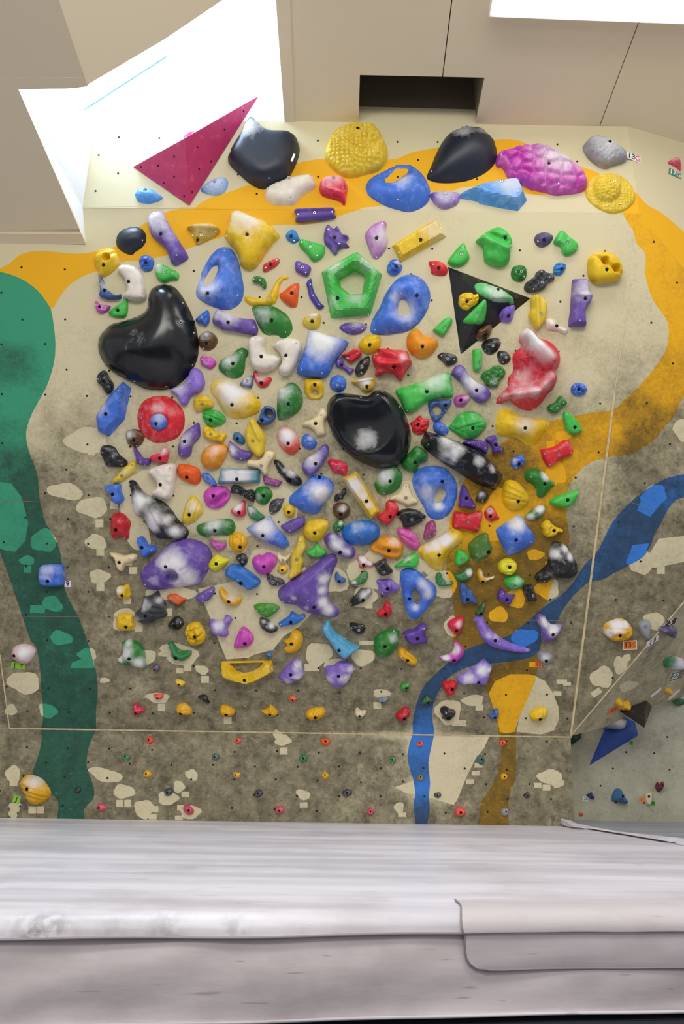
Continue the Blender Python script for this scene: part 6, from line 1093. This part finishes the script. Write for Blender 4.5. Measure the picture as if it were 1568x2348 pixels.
# ---------------------------------------------------------------- grade tags with lettering
def text_mesh(s, size, m):
    cu = bpy.data.curves.new('lettering', 'FONT'); cu.body = s; cu.size = size; cu.align_x = 'CENTER'; cu.align_y = 'CENTER'; cu.extrude = .0003; cu.offset = size*.018
    o = bpy.data.objects.new('tmp', cu); COL.objects.link(o); bpy.context.view_layer.update()
    me = bpy.data.meshes.new_from_object(o.evaluated_get(bpy.context.evaluated_depsgraph_get())); bpy.data.objects.remove(o)
    me.materials.clear(); me.materials.append(m); return me
_tm = {}
def tm(h):
    if h not in _tm: _tm[h] = plain('tag_print_'+h[1:], h, .5)
    return _tm[h]
def grade_tag(px, py, w, h, rot, plate, texts, label, border=None):
    pl = which(px, py); u, v = pl.uv(px, py); s = (Vector(pl.uv(px+1, py))-Vector((u, v))).length; sv = (Vector(pl.uv(px, py+1))-Vector((u, v))).length
    m = pl.mat(u, v, .001)
    if pl.e1.cross(pl.e2).dot(pl.n) < 0: rot = rot
    root = tag(empty('grade_tag', m.translation), label, 'tag', 'grade tags beside the holds')
    R = Matrix.Rotation(math.radians(rot), 4, 'Z'); mm = m.copy(); mm.translation = (0, 0, 0)
    me = me_plate.copy(); me.materials.clear(); me.materials.append(tm(plate))
    o = bpy.data.objects.new('plate', me); COL.objects.link(o); o.parent = root; o.matrix_basis = mm @ R @ Matrix.Diagonal((w*s, h*sv, .0012, 1))
    if border:
        me = me_plate.copy(); me.materials.clear(); me.materials.append(tm(border))
        o = bpy.data.objects.new('border', me); COL.objects.link(o); o.parent = root; o.matrix_basis = mm @ R @ Matrix.Diagonal((w*s*1.1, h*sv*1.15, .0008, 1))
    for t, c, dx, size in texts:
        o = bpy.data.objects.new('lettering', text_mesh(t, size*sv, tm(c))); COL.objects.link(o); o.parent = root
        o.matrix_basis = mm @ R @ Matrix.Translation((dx*s, 0, .0016)) @ Matrix.Diagonal((s/sv, 1, 1, 1))
grade_tag(1452, 361, 31, 15, -9, '#ecdcd8', [('13', '#3a3440', -5, 17), ('G', '#d05a80', 9, 17)], 'white 13G tag with pink G at the tip of the grey rock-like hold')
grade_tag(1547, 398, 27, 14, -11, '#3f7f68', [('17', '#e8f0ec', -5, 15), ('G', '#e0b0b4', 8, 15)], 'green 17G tag under the small pink wedge at the top right')
grade_tag(155.5, 1338.5, 15, 15, 2, '#dccbd0', [('9', '#22202a', 0, 16)], 'white number 9 tag beside the blue wave-carved hold')
grade_tag(1234, 1523, 15, 12, 0, '#d8641c', [('13', '#5a1408', 0, 12)], 'small orange 13 tag left of the grey ghost-like hold')
grade_tag(1444, 1479, 29, 18, 3, '#d8701a', [('13', '#3c1a10', -5, 17), ('S', '#8a6020', 9, 17)], 'large orange 13S tag below the chalk-caked yellow hold', '#d8d0b8')
grade_tag(1495, 1470, 21, 12, 12, '#dcd4dc', [('13', '#3a3440', 0, 13)], 'white 13 tag on the diagonal seam at the right')
grade_tag(1537, 1426, 21, 12, -8, '#28282c', [('5', '#f0f0f0', 0, 14)], 'black tag with white number 5 near the right frame edge', '#c8c0a0')
grade_tag(1552, 1549, 27, 14, -14, '#5a6a5c', [('22', '#e0e4dc', -4, 13), ('S', '#c07a70', 8, 13)], 'grey-green 22S tag under the green and grey oval hold', '#d0ccb8')
grade_tag(1342.5, 1832, 11, 12, -4, '#d8dade', [('20', '#2a3060', 0, 9)], 'white number 20 tag on the far grey wall')
grade_tag(1331, 1868, 9, 8, 0, '#d8581c', [('16', '#6a1a08', 0, 8)], 'tiny orange 16 tag low beside the kicker corner')
grade_tag(42, 1526, 33, 14, -4, '#7ab02a', [('J', '#28301a', -8, 14), ('Y', '#28301a', 8, 13)], 'wide green tag under the pink-and-white hold at the left edge')
grade_tag(38.5, 1832.5, 17, 16, -10, '#7cb832', [('J', '#28301a', 0, 15)], 'green J tag left of the big yellow ribbed shell hold')
grade_tag(1405, 1628, 18, 9, 5, '#dc6428', [('13', '#7a2010', 0, 9)], 'orange tag beside the yellow hold with the scooped top')
grade_tag(1470, 1834, 10, 12, 0, '#d87a30', [('1', '#7a2010', 0, 9)], 'orange tag on the pale patch of the far wall')
grade_tag(1497, 1842, 9, 10, 0, '#3c9a30', [('O', '#143010', 0, 9)], 'tiny green tag right of the orange one on the far wall')
grade_tag(1447, 1703, 9, 9, 0, '#3c9a30', [('J', '#143010', 0, 9)], 'tiny green tag at the lower edge of the royal blue volume')
grade_tag(1503, 1588, 18, 6, 18, '#d8d4d0', [], 'blank white tag under the right overhang, beside the brown pyramid')
grade_tag(1545, 1592, 18, 6, 22, '#d8d4d0', [], 'blank white tag nearest the right frame edge under the overhang')
for o in list(COL.objects):
    if o.get('label', '').startswith('big black shovel'):
        pl = T; u, v = T.uv(672, 365, .09); zc = o.location
        p = bpy.data.objects.new('label_plate', me_plate); COL.objects.link(p); p.parent = o
        m_ = pl.mat(u, v, .1005); m_.translation -= zc; p.matrix_basis = m_ @ Matrix.Rotation(math.radians(-18), 4, 'Z') @ Matrix.Diagonal((.010, .042, .003, 1))
        p['label'] = 'small white maker label'
